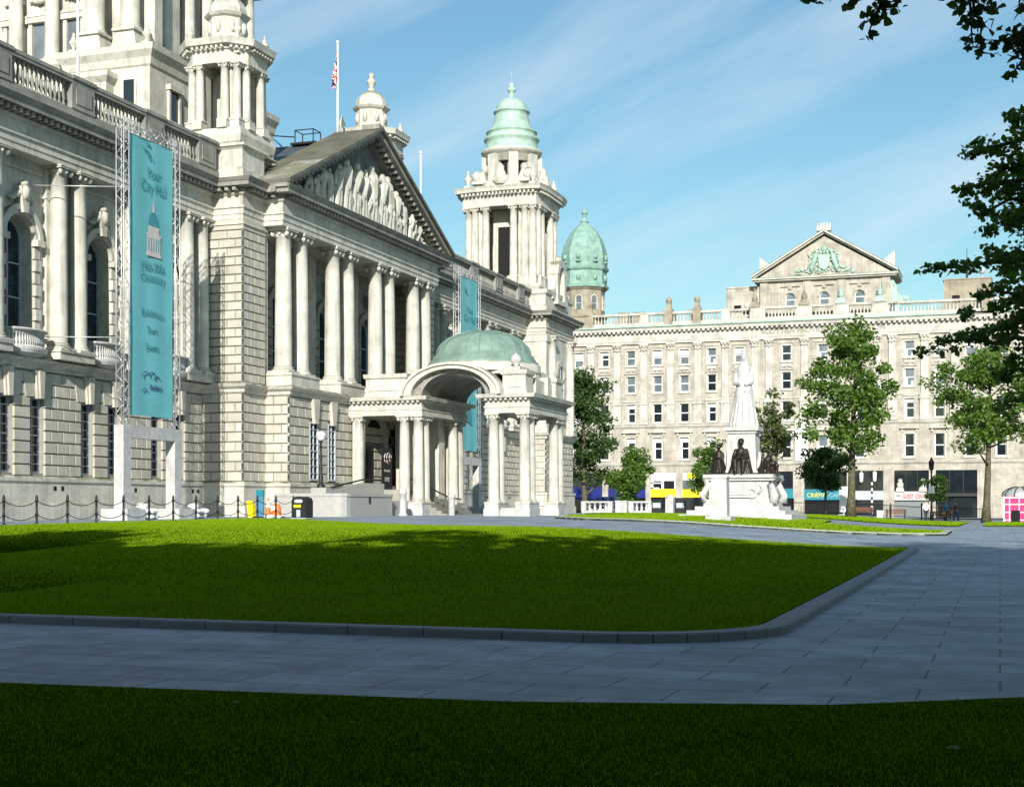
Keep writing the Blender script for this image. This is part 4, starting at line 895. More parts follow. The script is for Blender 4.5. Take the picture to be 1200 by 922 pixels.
q.build('union_flag',['navy','red','whitepaint'],fp,recalc=False)
def pole(x,y,z0,z1,r,label,part='mast'):
    q=MB(); q.tube([(x,y,z0),(x,y,z1)],[r,r*.7],8); q.ball((x,y,z1),r*1.6,8); q.lathe(x,y,[(r*2.2,z0),(r*2.2,z0+.3),(r,z0+.4)],10)
    tag(q.build('flagpole','whitepaint'),label,'flagpole')
pole(-41.2,56.6,19.4,30.5,.075,'bare white flagpole standing behind the balustrade above the tall teal banner')
pole(-41.5,99.2,19.4,28.4,.08,'short bare white mast right of the pediment')
# ------------------------------------------------------------------ banner scaffolds
def banner(yc,far=False):
    X=-37.5; g=ground(X,yc)
    b=thing('banner_tower','tall teal %s'%('banner with lettering between lattice towers on a white portal' if not far else 'banner half hidden behind the green dome of the porch'),'banner',(X,yc,g))
    y0,y1=yc-2.1,yc+2.1
    for y in (y0,y1):
        q=MB(); q.box(X-.25,X+.25,y-.3,y+.3,g-.05,5.25); q.build('leg','marble',b)
        q=MB(); q.box(X-.6,X+.8,y-.8,y+.6,g-.05,g+.5); q.build('ballast_block','marble',b)
    q=MB(); q.box(X-.25,X+.25,y0+.3,y1-.3,4.68,5.25); q.build('cross_beam','marble',b)
    zt=19.1
    for y in (y0,y1):
        q=MB(); h=.2
        for sx in (-h,h):
            for sy in (-h,h): q.tube([(X+sx,y+sy,5.25),(X+sx,y+sy,zt)],.027,6)
        z=5.3; k=0
        while z<zt-.45:
            a,c=(-h,h) if k%2 else (h,-h)
            for s in (-h,h): q.tube([(X+s,y+a,z),(X+s,y+c,z+.45)],.014,5); q.tube([(X+a,y+s,z),(X+c,y+s,z+.45)],.014,5)
            z+=.45;k+=1
        q.build('lattice_tower','steel',b)
    q=MB()
    for dz in (0,-.4):
        for sx in (-.2,.2): q.tube([(X+sx,y0-.3,zt+dz),(X+sx,y1+.2,zt+dz)],.027,6)
    n=9
    for i in range(n):
        a=y0+(y1-y0)*i/n; c=y0+(y1-y0)*(i+1)/n
        for sx in (-.2,.2): q.tube([(X+sx,a,zt-(.4 if i%2 else 0)),(X+sx,c,zt-(0 if i%2 else .4))],.02,5)
    q.tube([(X,y0-1.3,zt-.1),(X,y0,zt-.1)],.035,6)
    q.build('top_truss','steel',b)
    q=MB()
    for zz in (16.0,9.2): q.tube([(-41.2,y0-1.6,zz),(X,y0,zz)],.025,5); q.tube([(-41.2,y1+1.4,zz-.2),(X,y1,zz)],.025,5)
    q.build('tie_bar','steel',b)
    # cloth with shallow waves
    q=MB(); zt2,zb=18.55,5.75; a0,a1=y0+.42,y1-.3; NU,NV=12,40
    P=lambda i,j:(X+.1+.014*math.sin(j*.4+i*.5)+.014*math.sin(i*1.1),a0+(a1-a0)*i/NU,zb+(zt2-zb)*j/NV)
    V=[P(i,j) for j in range(NV+1) for i in range(NU+1)]; V2=[(x-.012,y,z) for x,y,z in V]
    q.add(V+V2,[(j*(NU+1)+i,j*(NU+1)+i+1,(j+1)*(NU+1)+i+1,(j+1)*(NU+1)+i) for j in range(NV) for i in range(NU)],True)
    cl=q.build('banner_cloth','teal',b)
    XL=X+.15; c=(a0+a1)/2
    if not far:
        text('Your\nCity Hall',.72,.003,'tealdark',cl,(XL,c+.1,16.85),'N',2.0); text('1906-2006\nCentenary',.55,.003,'tealdark',cl,(XL,c,12.55),'N',2.0)
        text('Exhibition',.5,.003,'tealdark',cl,(XL,c,10.4),'N',1.75); text('Tours',.5,.003,'tealdark',cl,(XL,c,9.6),'N',.9); text('Events',.5,.003,'tealdark',cl,(XL,c,8.8),'N',1.05)
        q=MB(); q.T=NF(XL); k0=c+.1
        q.box(k0-.62,k0+.62,13.2,13.35,0,.004); q.box(k0-.55,k0+.55,13.35,14.15,0,.004); q.box(k0-.62,k0+.62,14.15,14.25,0,.004); q.box(k0-.45,k0+.45,14.25,14.6,0,.004)
        q.box(k0-.1,k0+.1,15.25,15.5,0,.004); q.prism([(k0-.09,15.5),(k0+.09,15.5),(k0,15.85)],0,.004); q.build('printed_city_hall','print',cl)
        q=MB(); q.T=NF(XL); q.prism([(k0+.42*math.cos(PI*i/10),14.6+.68*math.sin(PI*i/10)) for i in range(11)],0,.005)
        for i in range(5): q.box(k0-.43+i*.2,k0-.36+i*.2,13.45,14.05,.005,.008)
        q.build('printed_dome','tealdark',cl)
        q=MB(); q.T=NF(XL)
        for i,(u,v,l,a) in enumerate(((-.9,18.2,.8,-.5),(-.7,18.4,.6,-.3),(-.5,18.0,.5,-.9),(-.15,17.85,.35,-.8))):
            q.prism([(c+u,v),(c+u+l*math.cos(a),v+l*math.sin(a)),(c+u+l*math.cos(a+.25)*.9,v+l*math.sin(a+.25)*.9)],0,.004)
        q.build('printed_star','tealdark',cl)
        text('Belfast',.34,.004,'navy',cl,(XL,c+.3,7.0),'N',1.0)
        q=MB()
        for k,(p,s) in enumerate((((-.5,7.6),1),((0,7.65),.8),((.4,7.5),.7),((-.6,6.9),.6))): q.tube([(XL,c+p[0]+s*.3*math.cos(t*.5),p[1]+s*.2*math.sin(t*.5)) for t in range(8)],.02,4)
        q.build('printed_emblem','navy',cl)
    else:
        q=MB(); q.T=NF(XL); q.prism([(c-.9,17.6),(c-.2,17.2),(c-.75,17.9)],0,.004); q.prism([(c-.7,8),(c+.6,7.6),(c+.2,9.6),(c-.3,9.2)],0,.004); q.build('printed_star','tealdark',cl)
        text('Your\nCity Hall',.72,.003,'tealdark',cl,(XL,c+.1,16.0),'N',2.3)
    # sacks of ballast on the blocks
    rs=random.Random(3)
    if not far:
        for y in (y0,y1):
            for k in range(7):
                q=MB(); q.ball((X+.45+.2*rs.random(),y+.85+.42*(k%3),g+.15+.24*(k//3)),(.3,.24,.14),10); tag(q.build('sandbag','whitepaint'),'white sandbag piled against the ballast block of the near banner tower','sandbag','white sandbags at the banner feet')
banner(56.9); banner(98.6,True)
# ------------------------------------------------------------------ the long sandstone office building across the road
YS=180.0; GS=.3
sp=thing('office_building','long five storey sandstone office block with a central pediment and green domed corner tower','building',(-22,YS+8,GS))
def bp(mb,name,m,parent=None,org=None): return mb.build(name,m,parent or sp,org)
cL=[-31.4-3.55*k for k in range(9)]; cR=[-10.5+3.55*k for k in range(7)]; cM=[-25.45,-20.95,-16.45]
cols=sorted(cL+cM+cR); U0,U1=-61.7,13.0
ROWS=[(7.75,10.6),(12.55,14.95),(16.45,18.6),(20.0,21.95)]
T=EF(YS); mb=MB(); mb.T=T; ops=[(u-.58,u+.58,a,b) for u in cols for a,b in ROWS]
mb.holed(U0,U1,6.85,24.2,ops,.35); mb.v=mb.v; mb.T=ident; mb.box(U0,U1,YS+.4,YS+16,.2,24.3); mb.box(U1-.4,U1,YS,YS+.4,.2,24.3); mb.box(U0,U0+.4,YS,YS+.4,.2,24.3)
wall=bp(mb,'front_wall','sand')
# white sash windows, shared between the openings
def sp_win(w,h,kind):
    f=MB(); f.T=lambda u,v,d:(u,-d,v)
    f.box(-w/2,-w/2+.1,0,h,0,.12); f.box(w/2-.1,w/2,0,h,0,.12); f.box(-w/2+.1,w/2-.1,0,.12,0,.12); f.box(-w/2+.1,w/2-.1,h-.1,h,0,.12); f.box(-w/2+.1,w/2-.1,h*.48,h*.48+.12,0,.1)
    g=MB(); g.T=f.T; g.box(-w/2+.06,w/2-.06,.06,h-.06,.015,.04)
    if kind==2: g.cm=1; g.box(-w/2+.1,w/2-.1,h*.6,h-.1,.041,.05)
    if kind==3: g.cm=1; g.box(-w/2+.12,-w/2+.35,.14,h*.46,.041,.05); g.box(w/2-.4,w/2-.14,.14,h*.3,.041,.05)
    if kind==4: g.cm=1; g.box(-w/2+.1,w/2-.1,h*.78,h-.1,.041,.05); g.box(-w/2+.1,-w/2+.28,.12,h*.78,.041,.046)
    return f.mesh('sash_window','whitepaint'),g.mesh('pane',['glass_sky' if kind in(1,2,3) else 'glass','whitepaint'])
WN={}; rw_=random.Random(4)
for i,u in enumerate(cols):
    for r,(a,b) in enumerate(ROWS):
        left=u<-36
        kind=rw_.choice([1,1,2,3,4] if (left and r>=2) else [0,0,4,2,1,0,3]) if r>=2 else rw_.choice([0,0,4,3,0])
        key=(round(b-a,2),kind)
        if key not in WN: WN[key]=sp_win(1.16,b-a,kind)
        f,g=WN[key]; o=link('sash_window',f,sp,(u,YS+.33,a)); link('pane',g,o,(u,YS+.33,a))
# trim: sills, hoods, pilasters, bands
def surround(r,h):
    tr=MB(); tr.T=lambda u,v,d:(u,-d,v)
    tr.box(-.8,.8,-.2,-.02,-.05,.16); tr.box(-.74,-.58,0,h,-.02,.07); tr.box(.58,.74,0,h,-.02,.07); tr.box(-.74,.74,h,h+.17,-.02,.09)
    if r==0:
        tr.box(-1.15,1.15,h+.62,h+.8,-.02,.4); tr.prism([(-1.15,h+.8),(1.15,h+.8),(0,h+1.22)],-.02,.35); tr.box(-.95,-.78,h+.2,h+.62,-.02,.2); tr.box(.78,.95,h+.2,h+.62,-.02,.2)
    if r==2: tr.box(-.85,.85,h+.3,h+.4,-.02,.2); tr.arch(0,h+.4,.7,.82,-.02,.16,8,.2,PI-.2,.5); tr.ball((0,h+.55,.08),(.3,.16,.12),6)
    if r==1: tr.box(-.8,.8,h+.3,h+.42,-.02,.12)
    if r==3: tr.box(-.9,.9,h+.3,h+.42,-.02,.15); tr.box(-.62,.62,-.62,-.3,-.02,.08)
    return tr.mesh('window_surround','sand_trim')
SR=[surround(r,b-a) for r,(a,b) in enumerate(ROWS)]
for u in cols:
    for r,(a,b) in enumerate(ROWS): link('window_surround',SR[r],sp,(u,YS,a))
mids=sorted([(a+b)/2 for a,b in zip(cols,cols[1:]) if b-a<3.7]+[-29.4,-27.6,-23.2,-18.7,-14.3,-12.5])
def pilaster_mesh():
    p=MB(); p.T=lambda u,v,d:(u,-d,v)
    p.box(-.62,.62,0,.25,-.02,.42); p.box(-.56,.56,.25,2.55,-.02,.34); p.box(-.38,.38,.5,2.25,.34,.38); p.box(-.62,.62,2.55,2.85,-.02,.45)
    p.box(-.5,.5,2.85,3.15,-.02,.32); p.box(-.43,.43,3.15,9.35,-.02,.24)
    p.box(-.24,.24,3.4,9.1,.24,.262)
    for s in (-1,1):
        p.ball((s*.33,9.75,.26),(.17,.2,.17),6); p.ball((s*.4,10.15,.3),(.17,.16,.17),6)
    p.ball((0,9.7,.28),(.2,.24,.14),6); p.ball((0,10.15,.32),(.2,.18,.16),6); p.box(-.42,.42,9.35,10.3,-.02,.22); p.box(-.58,.58,10.3,10.5,-.02,.4)
    return p.mesh('pilaster','sand_trim')
pmh=pilaster_mesh()
for u in mids: link('pilaster',pmh,sp,(u,YS,12.3))
bd=MB(); L=[(U0,YS+10),(U0,YS),(U1,YS),(U1,YS+10)]
bd.sweep(L,[(0,6.85),(.12,6.9),(.3,7.1),(.35,7.3),(0,7.35),(-.3,7.35),(-.3,6.85)]); bd.sweep(L,[(0,11.85),(.12,11.9),(.26,12.1),(.3,12.28),(0,12.32),(-.3,12.32),(-.3,11.85)])
bd.sweep(L,[(.02,15.3),(.1,15.36),(.1,15.5),(.02,15.55),(-.3,15.55),(-.3,15.3)])
bp(bd,'string_course','sand_trim')
en=MB(); 
en.sweep(L,[(.26,22.8),(.26,23.05),(.32,23.1),(.32,23.35),(.24,23.4),(.24,24.15),(.34,24.2),(.34,24.42),(.85,24.44),(.9,24.7),(1.05,24.95),(1.08,25.05),(.1,25.15),(-.3,25.15),(-.3,22.8)])
en.dentils(L,.3,24.2,24.43,.62,.33,.5); bp(en,'cornice','sand_trim')
gu=MB(); gu.sweep(L,[(1.09,24.86),(1.14,24.88),(1.14,25.06),(.2,25.2),(.2,25.16),(1.09,25.05)]); bp(gu,'copper_gutter','copper_pale')
text('SCOTTISH PROVIDENT INSTITUTION',.78,.05,'stone_joint',sp,(-20.95,YS-.27,23.52),'E',15.2)
posts=[-60.5]+[round((a+b)/2,2) for a,b in zip(cL[::-1],cL[::-1][1:])][1::3]+[-29.6,-12.3]+[-1.6,9.0]
pa=MB(); balustrade(pa,(U0,YS+.35),(-30,YS+.35),25.1,26.85,[p-U0 for p in posts if p<-29],.45,.42,1.1); balustrade(pa,(-11.9,YS+.35),(U1,YS+.35),25.1,26.85,[p+11.9 for p in posts if p>-12.4],.45,.42,1.1)
balustrade(pa,(-30,YS-.1),(-11.9,YS-.1),25.1,26.9,[.97,6.8,11.3,16.0],.45,.42,1.9); bp(pa,'balustrade','sand_trim')
for p in (-51.2,-40.6,-36.9,-1.6,3.7):
    u=MB(); u.box(p-.5,p+.5,YS-.1,YS+.8,25.2,27.2); u.taper(p,YS+.35,27.2,28.0,.4,.4,.22,.22); u.ball((p,YS+.35,28.35),.42,10); u.box(p-.3,p+.3,YS+.05,YS+.65,27.95,28.05); bp(u,'parapet_post','sand_old')
for p in (-29.4,-23.2,-18.7,-14.0):
    u=MB(); u.taper(p,YS-.1,26.9,27.6,.7,.5,.45,.4); u.lathe(p,YS-.1,[(.2,27.6),(.42,27.85),(.3,28.2),(.12,28.7),(.05,29.3),(0,29.4)],8); bp(u,'urn','copper_pale' if p>-20 else 'sand_old')
# central attic with its pediment
T=EF(YS+1.6); at=MB(); at.T=T; aops=[(u-.62,u+.62,26.9,28.75,True) for u in (-25.2,-20.95,-16.6)]
at.holed(-29.0,-12.9,25.0,30.5,aops,.35); at.T=ident; at.box(-29.0,-12.9,YS+1.98,YS+9,25,30.5)
at.T=T
for u in (-28.5,-23.1,-18.8,-13.4): at.box(u-.5,u+.5,25.8,30.3,-.02,.16)
for u in (-25.2,-20.95,-16.6): at.box(u-1.2,u-.25,29.55,29.72,-.02,.25); at.box(u+.25,u+1.2,29.55,29.72,-.02,.25); at.arch(u,28.13,.64,.84,0,.12,12); at.ball((u,29.3,.1),(.3,.2,.15),6)
attic=bp(at,'attic','sand')
for u in (-25.2,-20.95,-16.6):
    f=MB(); f.T=EF(YS+1.9); f.arch(u,28.13,.52,.62,0,.1,12); f.box(u-.62,u-.52,26.9,28.13,0,.1); f.box(u+.52,u+.62,26.9,28.13,0,.1); f.box(u-.52,u+.52,26.9,27.0,0,.1); f.box(u-.52,u+.52,27.85,27.97,0,.08)
    o=bp(f,'arched_window','whitepaint',attic); g=MB(); g.T=f.T; g.prism([(u-.58,26.95),(u+.58,26.95)]+[(u+.58*math.cos(PI*i/10),28.13+.58*math.sin(PI*i/10)) for i in range(11)],.01,.03); bp(g,'pane','glass_sky',o)
pc,ph,pw=-20.95,36.0,8.75
pe=MB(); pe.T=EF(YS+1.55); pe.prism([(pc-pw+.3,30.7),(pc+pw-.3,30.7),(pc,ph-.3)],-7,0)
ped=bp(pe,'pediment','sand')
rk=MB(); rk.T=EF(YS+1.55); ez=30.65
rk.box(pc-pw-.1,pc+pw+.1,30.3,30.5,-7,.5); rk.box(pc-pw-.3,pc+pw+.3,30.5,30.68,-7,.75)
for s in (-1,1):
    P=lambda t,dz:(pc+s*(pw+.3)*(1-t),ez+(ph-ez)*t+dz)
    for z0,z1,d in ((-.02,.2,.45),(.2,.42,.8)): rk.prism([P(0,z0),P(1,z0),P(1,z1),P(0,z1)],-7,d)
bp(rk,'raking_cornice','sand_trim',ped)
rk=MB(); rk.T=EF(YS+1.55); rk.box(pc-pw-.32,pc+pw+.32,30.69,30.76,-.1,.78)
for s in (-1,1):
    P=lambda t,dz:(pc+s*(pw+.35)*(1-t),ez+(ph-ez)*t+dz); rk.prism([P(0,.43),P(1,.43),P(1,.5),P(0,.5)],-7.2,.84)
bp(rk,'copper_flashing','copper',ped)
cr_=MB(); c0=YS+1.5; rr=random.Random(8)           # the verdigris arms in the tympanum
cr_.T=EF(c0); cr_.prism([(pc-.7,32.6),(pc-.62,31.9),(pc,31.4),(pc+.62,31.9),(pc+.7,32.6),(pc+.7,33.4),(pc-.7,33.4)],-.1,.25)
for k in range(3): cr_.ball((pc-.4+.4*k,33.65,.1),(.22,.28,.18),6)
cr_.ball((pc,34.0,.12),(.35,.3,.2),8); cr_.ball((pc,34.35,.1),(.16,.2,.14),6)
for s in (-1,1):
    cr_.tube([(pc+s*1.6,31.2,.1),(pc+s*1.5,31.9,.15),(pc+s*1.25,32.6,.2),(pc+s*1.05,33.2,.2),(pc+s*.95,33.6,.2)],[.18,.28,.34,.26,.16],8); cr_.ball((pc+s*.9,33.75,.2),(.24,.26,.2),8)
    cr_.tube([(pc+s*1.3,32.5,.25),(pc+s*.8,32.7,.3)],[.14,.09],6); cr_.tube([(pc+s*1.2,32.9,.25),(pc+s*.75,33.1,.3)],[.12,.08],6); cr_.tube([(pc+s*1.6,31.3,.2),(pc+s*1.9,32.2,.2),(pc+s*1.7,33.0,.2),(pc+s*1.95,33.5,.2)],[.08,.08,.07,.1],6)
for i in range(26):
    a=i*PI/13; cr_.ball((pc+1.75*math.cos(a)*(.9+.2*rr.random()),32.75+1.45*math.sin(a)*(.9+.2*rr.random()),.05),(.13+.12*rr.random(),.13+.12*rr.random(),.12),5)
for i in range(64):
    s=rr.choice((-1,1)); q=rr.random(); cr_.ball((pc+s*(.3+3.3*q),31.05+(.5+.6*(1-q))*rr.random(),.06),(.12+.2*rr.random(),.08+.1*rr.random(),.12),5)
bp(cr_,'coat_of_arms','copper_pale',ped)
ac=MB(); ac.box(pc-.9,pc+.9,c0-.6,c0+.4,ph+.3,ph+.75)
for k in range(5): ac.taper(pc-.72+.36*k,c0-.1,ph+.75,ph+1.35,.15,.2,.06,.12)
for s in (-1,1): ac.prism([(pc+s*8.7,31.0),(pc+s*8.7,33.6),(pc+s*7.3,32.4),(pc+s*6.9,32.0)],c0+.2,c0+.6) if 0 else None
bp(ac,'acroterion','sand_trim',ped)
for s in (-1,1):
    q=MB(); q.T=EF(YS+4); x=pc+s*7.6; q.prism([(x+s*.9,31.5),(x+s*.9,33.9),(x,33.2),(x-s*1.2,32.0)],-1,0); bp(q,'corner_ornament','sand_trim',ped)
    q=MB(); q.T=EF(YS+2.6); x=pc+s*8.05; q.prism([(x,26.9),(x+s*2.3,26.9),(x+s*2.35,27.5),(x+s*1.9,27.9),(x+s*1.3,27.75),(x+s*.9,28.2),(x+s*.75,29.0),(x+s*.45,29.7),(x,30.2)],-.5,.5); q.ball((x+s*1.85,27.5,.5),(.32,.32,.12),10); q.ball((x+s*.45,29.3,.5),(.2,.25,.1),8); bp(q,'console_scroll','copper_pale' if s>0 else 'sand_trim',attic)
# plant rooms, chimneys, mast
for x0,x1,z1,m in ((-33.6,-29.4,29.9,'sand'),(-6.6,-1.0,29.6,'brown')):
    q=MB(); q.box(x0,x1,YS+3,YS+9,25,z1); q.box(x0-.1,x1+.1,YS+2.9,YS+9.1,z1,z1+.15); o=bp(q,'plant_room','sand_old' if m=='brown' else m)
    g=MB(); g.T=EF(YS+3); g.box(x0+1.0,x0+1.9,26.8,27.7,.0,.03); bp(g,'vent','void',o)
for x in (-45.6,-47.7,-41.6,-38.0):
    q=MB(); q.box(x-.7,x+.7,YS+4,YS+6,25,27.6); q.box(x-.8,x+.8,YS+3.9,YS+6.1,27.3,27.5); bp(q,'chimney','sand_old')
q=MB(); q.tube([(-3.9,YS+5,29.6),(-3.9,YS+5,33.8)],[.07,.03],6); q.lathe(-3.9,YS+5,[(.12,29.6),(.14,30.9),(.05,31)],8); bp(q,'mast','black')
q=MB(); q.lathe(-2.1,YS+4,[(.1,29.7),(.1,30.3)],6); q.ball((-2.1,YS+4,30.7),(.42,.42,.42),10); bp(q,'roof_ball','greypaint')
# corner tower with its egg-shaped copper dome
tx,ty=-52.6,YS+2.4
tw=MB(); tw.lathe(tx,ty,[(2.9,24),(2.9,26.6),(3.1,26.8),(3.1,27.0),(2.75,27.1),(2.75,30.3),(3.0,30.5),(3.15,30.7)],8,False,PI/8)
t=bp(tw,'corner_tower','sand_old')
for i in range(8):
    a=-PI/2+(i-2)*PI/4; d=Vector((math.cos(a),math.sin(a),0)); n=Vector((-d.y,d.x,0)); f=MB(); f.T=lambda u,v,dd,d=d,n=n:tuple(Vector((tx,ty,0))+d*(2.55+dd)+n*u+Vector((0,0,v)))
    f.arch(0,29.2,.36,.52,-.05,.12,10); f.box(-.52,-.36,27.7,29.2,-.05,.12); f.box(.36,.52,27.7,29.2,-.05,.12); f.box(-.36,.36,28.5,28.6,-.05,.06)
    o=bp(f,'tower_window','sand_trim',t); g=MB(); g.T=f.T; g.box(-.4,.4,27.7,29.45,-.06,.0); bp(g,'pane','glass_sky',o)
do=MB(); do.lathe(tx,ty,[(3.3,30.7),(3.35,31.0),(3.05,31.15),(3.0,32.9),(3.25,33.1),(3.35,33.4),(3.1,33.6),(3.08,34.0),(3.15,34.8),(3.05,35.8),(2.8,37.0),(2.4,38.2),(1.85,39.3),(1.2,40.2),(.55,40.8),(.45,41.0),(.6,41.1),(.6,41.25),(.3,41.4),(.2,41.9),(.28,42.05),(.2,42.2),(.42,42.6),(.42,42.9),(.15,43.2),(.1,43.6),(0,43.7)],8,False,PI/8)
for i in range(8):
    a=i*PI/4; d=Vector((math.cos(a),math.sin(a))); 
    for r_,z,sx in ((2.95,34.9,.5),(2.85,32.0,.45)): do.ball((tx+d.x*r_,ty+d.y*r_,z),(.32,.32,sx),6)
    do.ball((tx+d.x*2.9,ty+d.y*2.9,34.1),(.45,.45,.2),6)
do.v=[(a,b_,c_ if c_<34 else 34+(c_-34)*.8) for a,b_,c_ in do.v]; bp(do,'copper_dome','copper_mid',t)
# shops along the pavement
gpier=MB(); gpier.T=EF(YS)
shops=[(-61.5,-56),(-55.2,-49.4),(-48.6,-43.6),(-42.9,-39.6),(-38.7,-34.9),(-34.0,-30.4),(-29.6,-24.6),(-23.2,-18.0),(-17.1,-13.6),(-12.3,-8.2),(-7.4,-2.6)]
edges_=[U0]+[x for s in shops for x in s]+[U1]
for a,b in zip(edges_[::2],edges_[1::2]): gpier.box(a,b,GS-.1,6.86,-.4,.22)
gpier.box(U0,U1,6.1,6.87,-.35,.12); gpier.v=gpier.v
gp=bp(gpier,'ground_floor','sand')
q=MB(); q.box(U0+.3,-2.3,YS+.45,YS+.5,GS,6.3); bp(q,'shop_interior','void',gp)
def shop(a,b,upper,fascia,zf0,zf1,lower,glz='glass'):
    s=MB(); s.T=EF(YS-.05); s.box(a,b,zf0,zf1,-.1,.25); f=bp(s,'fascia',fascia,gp)
    g=MB(); g.T=EF(YS+.1); g.box(a,b,zf1,6.1,0,.03); g2=bp(g,'upper_window',upper,gp)
    m=MB(); m.T=EF(YS+.06); n=max(2,int((b-a)/1.3))
    for i in range(1,n): m.box(a+(b-a)*i/n-.04,a+(b-a)*i/n+.04,zf1,6.1,0,.06)
    m.box(a,b,zf1+.0,zf1+.1,0,.08); bp(m,'mullions','black',g2)
    l=MB(); l.T=EF(YS+.1); l.box(a,b,GS,zf0,0,.03); bp(l,'shop_front',lower,gp); return f
shop(*shops[0],'glass','brown',3.1,3.9,'void'); shop(*shops[1],'glass','blue',2.6,4.2,'glass'); shop(*shops[2],'glass','blue',2.8,3.9,'glass')
shop(*shops[3],'glass','yellow',2.9,3.95,'void'); shop(*shops[4],'glass_sky','yellow',2.85,3.9,'glass'); shop(*shops[5],'glass','whitepaint',3.0,3.8,'glass')
shop(*shops[6],'glass','awning',2.7,3.9,'void'); f=shop(*shops[7],'glass','awning',2.5,3.8,'void'); shop(*shops[8],'glass','greypaint',2.5,3.6,'glass'); fs=shop(*shops[9],'glass','print',2.45,3.5,'shutter'); shop(*shops[10],'glass','black',2.9,3.2,'glass')
text('CINEMA',.75,.02,'yellow',f,(-21.7,YS-.33,2.85),'E',2.3); text('CAFE',.7,.02,'copper_pale',f,(-19.4,YS-.33,2.85),'E',1.6)
text('THE',.4,.02,'navy',fs,(-11.85,YS-.33,2.85),'E',.6); text('GUEST CENTER',.75,.03,'red',fs,(-9.75,YS-.34,2.68),'E',3.1)
q=MB(); q.T=EF(YS+.1); q.box(-42.9,-39.6,5.0,6.15,.0,.12); q.box(-38.7,-34.9,5.1,6.15,0,.12); bp(q,'white_panel','whitepaint',gp)
q=MB(); q.T=EF(YS+.0); q.box(-38.2,-34.9,5.3,6.0,.0,.12); bp(q,'yellow_panel','yellow',gp)
q=MB(); q.T=EF(YS+.08); q.box(-42.9,-41.8,3.95,4.15,.03,.2); q.box(-42.9,-42.6,3.95,5.0,.03,.2); q.box(-41.5,-41.2,3.95,5.0,.03,.2); q.box(-39.8,-39.6,3.95,5.0,.03,.2); q.box(-42.9,-41.3,4.65,4.8,.03,.2); bp(q,'shop_window_frame','whitepaint',gp)
for x in (-11.6,-8.9):
    q=MB(); q.taper(x,YS-.2,3.5,4.0,.5,.3,.4,.25); q.ball((x,YS-.2,4.3),(.42,.3,.5),10); q.ball((x,YS-.25,4.85),(.3,.26,.26),8); tag(q.build('plant_pot','sand_trim'),'pale flower heap on a pot above the red lettered shop sign, %s one'%('left' if x<-10 else 'right'),'planter')
q=MB(); q.T=EF(YS-.2); q.box(-24.35,-22.75,7.4,12.4,-.15,.1); ob=tag(q.build('letting_board','whitepaint'),'tall white board reading TO LET fixed to the sandstone front','sign')
text('T\nO\n \nL\nE\nT',.95,.02,'greypaint',ob,(-23.55,YS-.33,11.45),'E',.55)
q=MB(); q.T=EF(YS); q.holed(-2.4,U1,.3,6.1,[(-.45,1.2,2.0,5.5,True)],.3,.23); aw=bp(q,'side_wall','sand',gp)
q=MB(); q.T=EF(YS-.02); q.box(-.45,1.2,2.0,5.5,-.1,-.05); bp(q,'pane','glass_sky',aw); q=MB(); q.T=EF(YS-.05); q.box(-.45,1.2,3.3,4.1,-.04,.0); fa=bp(q,'blue_sign','bluegrey',aw); text('RENT',.45,.01,'whitepaint',fa,(.38,YS-.08,3.55),'E',.8)
for k,(x,z) in enumerate(((-16.2,5.35),(-14.6,5.45))):
    q=MB(); q.lathe(x,YS-.6,[(.1,z-.7),(.22,z-.6),(.25,z+.4),(.1,z+.55)],10); q.tube([(x,YS-.6,z+.5),(x,YS-.1,z+.7)],.03,6); bp(q,'wall_lantern','whitepaint',gp)
# ------------------------------------------------------------------ the queen's monument
mx_,my_=-13.9,81.15; g0=ground(mx_,my_)
mo=thing('monument','white marble crowned queen on a tall pedestal with dark bronze figures seated at its foot','monument',(mx_,my_,g0))
q=MB()
for k,(h,w) in enumerate(((.22,3.15),(.22,2.75),(.22,2.35))): q.box(mx_-w,mx_+w,my_-w,my_+w,g0-.2 if k==0 else g0+.22*k,g0+.22*(k+1)+.002*k)
q.build('steps','marble',mo)
b0=g0+.66; q=MB()
for z0,z1,w in ((0,.25,1.95),(.25,.4,1.85),(.4,1.45,1.68),(1.45,1.6,1.85),(1.6,1.8,1.98)): q.box(mx_-w,mx_+w,my_-w,my_+w,b0+z0,b0+z1)
for s in (-1,1):
    for t in (-1,1): q.tube([(mx_+s*1.95,my_+t*1.72,b0+.2),(mx_+s*2.0,my_+t*1.75,b0+.6),(mx_+s*1.75,my_+t*1.6,b0+1.2),(mx_+s*1.85,my_+t*1.65,b0+1.6)],[.3,.26,.22,.28],8)
q.T=EF(my_-1.68)
q.box(mx_-.9,mx_+.9,b0+.5,b0+.62,0,.15); q.box(mx_-.7,mx_+.7,b0+.65,b0+1.35,0,.06)
for s in (-1,1): q.arch(mx_+s*.75,b0+.75,.2,.32,0,.1,10,0,2*PI); q.tube([(mx_+s*1.1,b0+.7,.05),(mx_+s*1.35,b0+1.0,.07),(mx_+s*1.2,b0+1.2,.05)],.06,6)
q.build('base_block','marble',mo)
q=MB(); z=b0+1.8
q.taper(mx_,my_,z,z+.25,1.02,1.02,.9,.9); q.taper(mx_,my_,z+.25,z+2.35,.86,.86,.76,.76); q.box(mx_-.86,mx_+.86,my_-.86,my_+.86,z+2.35,z+2.5); q.box(mx_-.98,mx_+.98,my_-.98,my_+.98,z+2.5,z+2.72)
q.T=EF(my_-.84)
q.box(mx_-.5,mx_+.5,z+.7,z+2.0,0,.08); q.T=ident
for s in (-1,1): q.taper(mx_+s*.95,my_,z,z+1.3,.2,.5,.05,.3)
q.build('pedestal','marble',mo)
z=z+2.72; q=MB()                                        # the robed queen
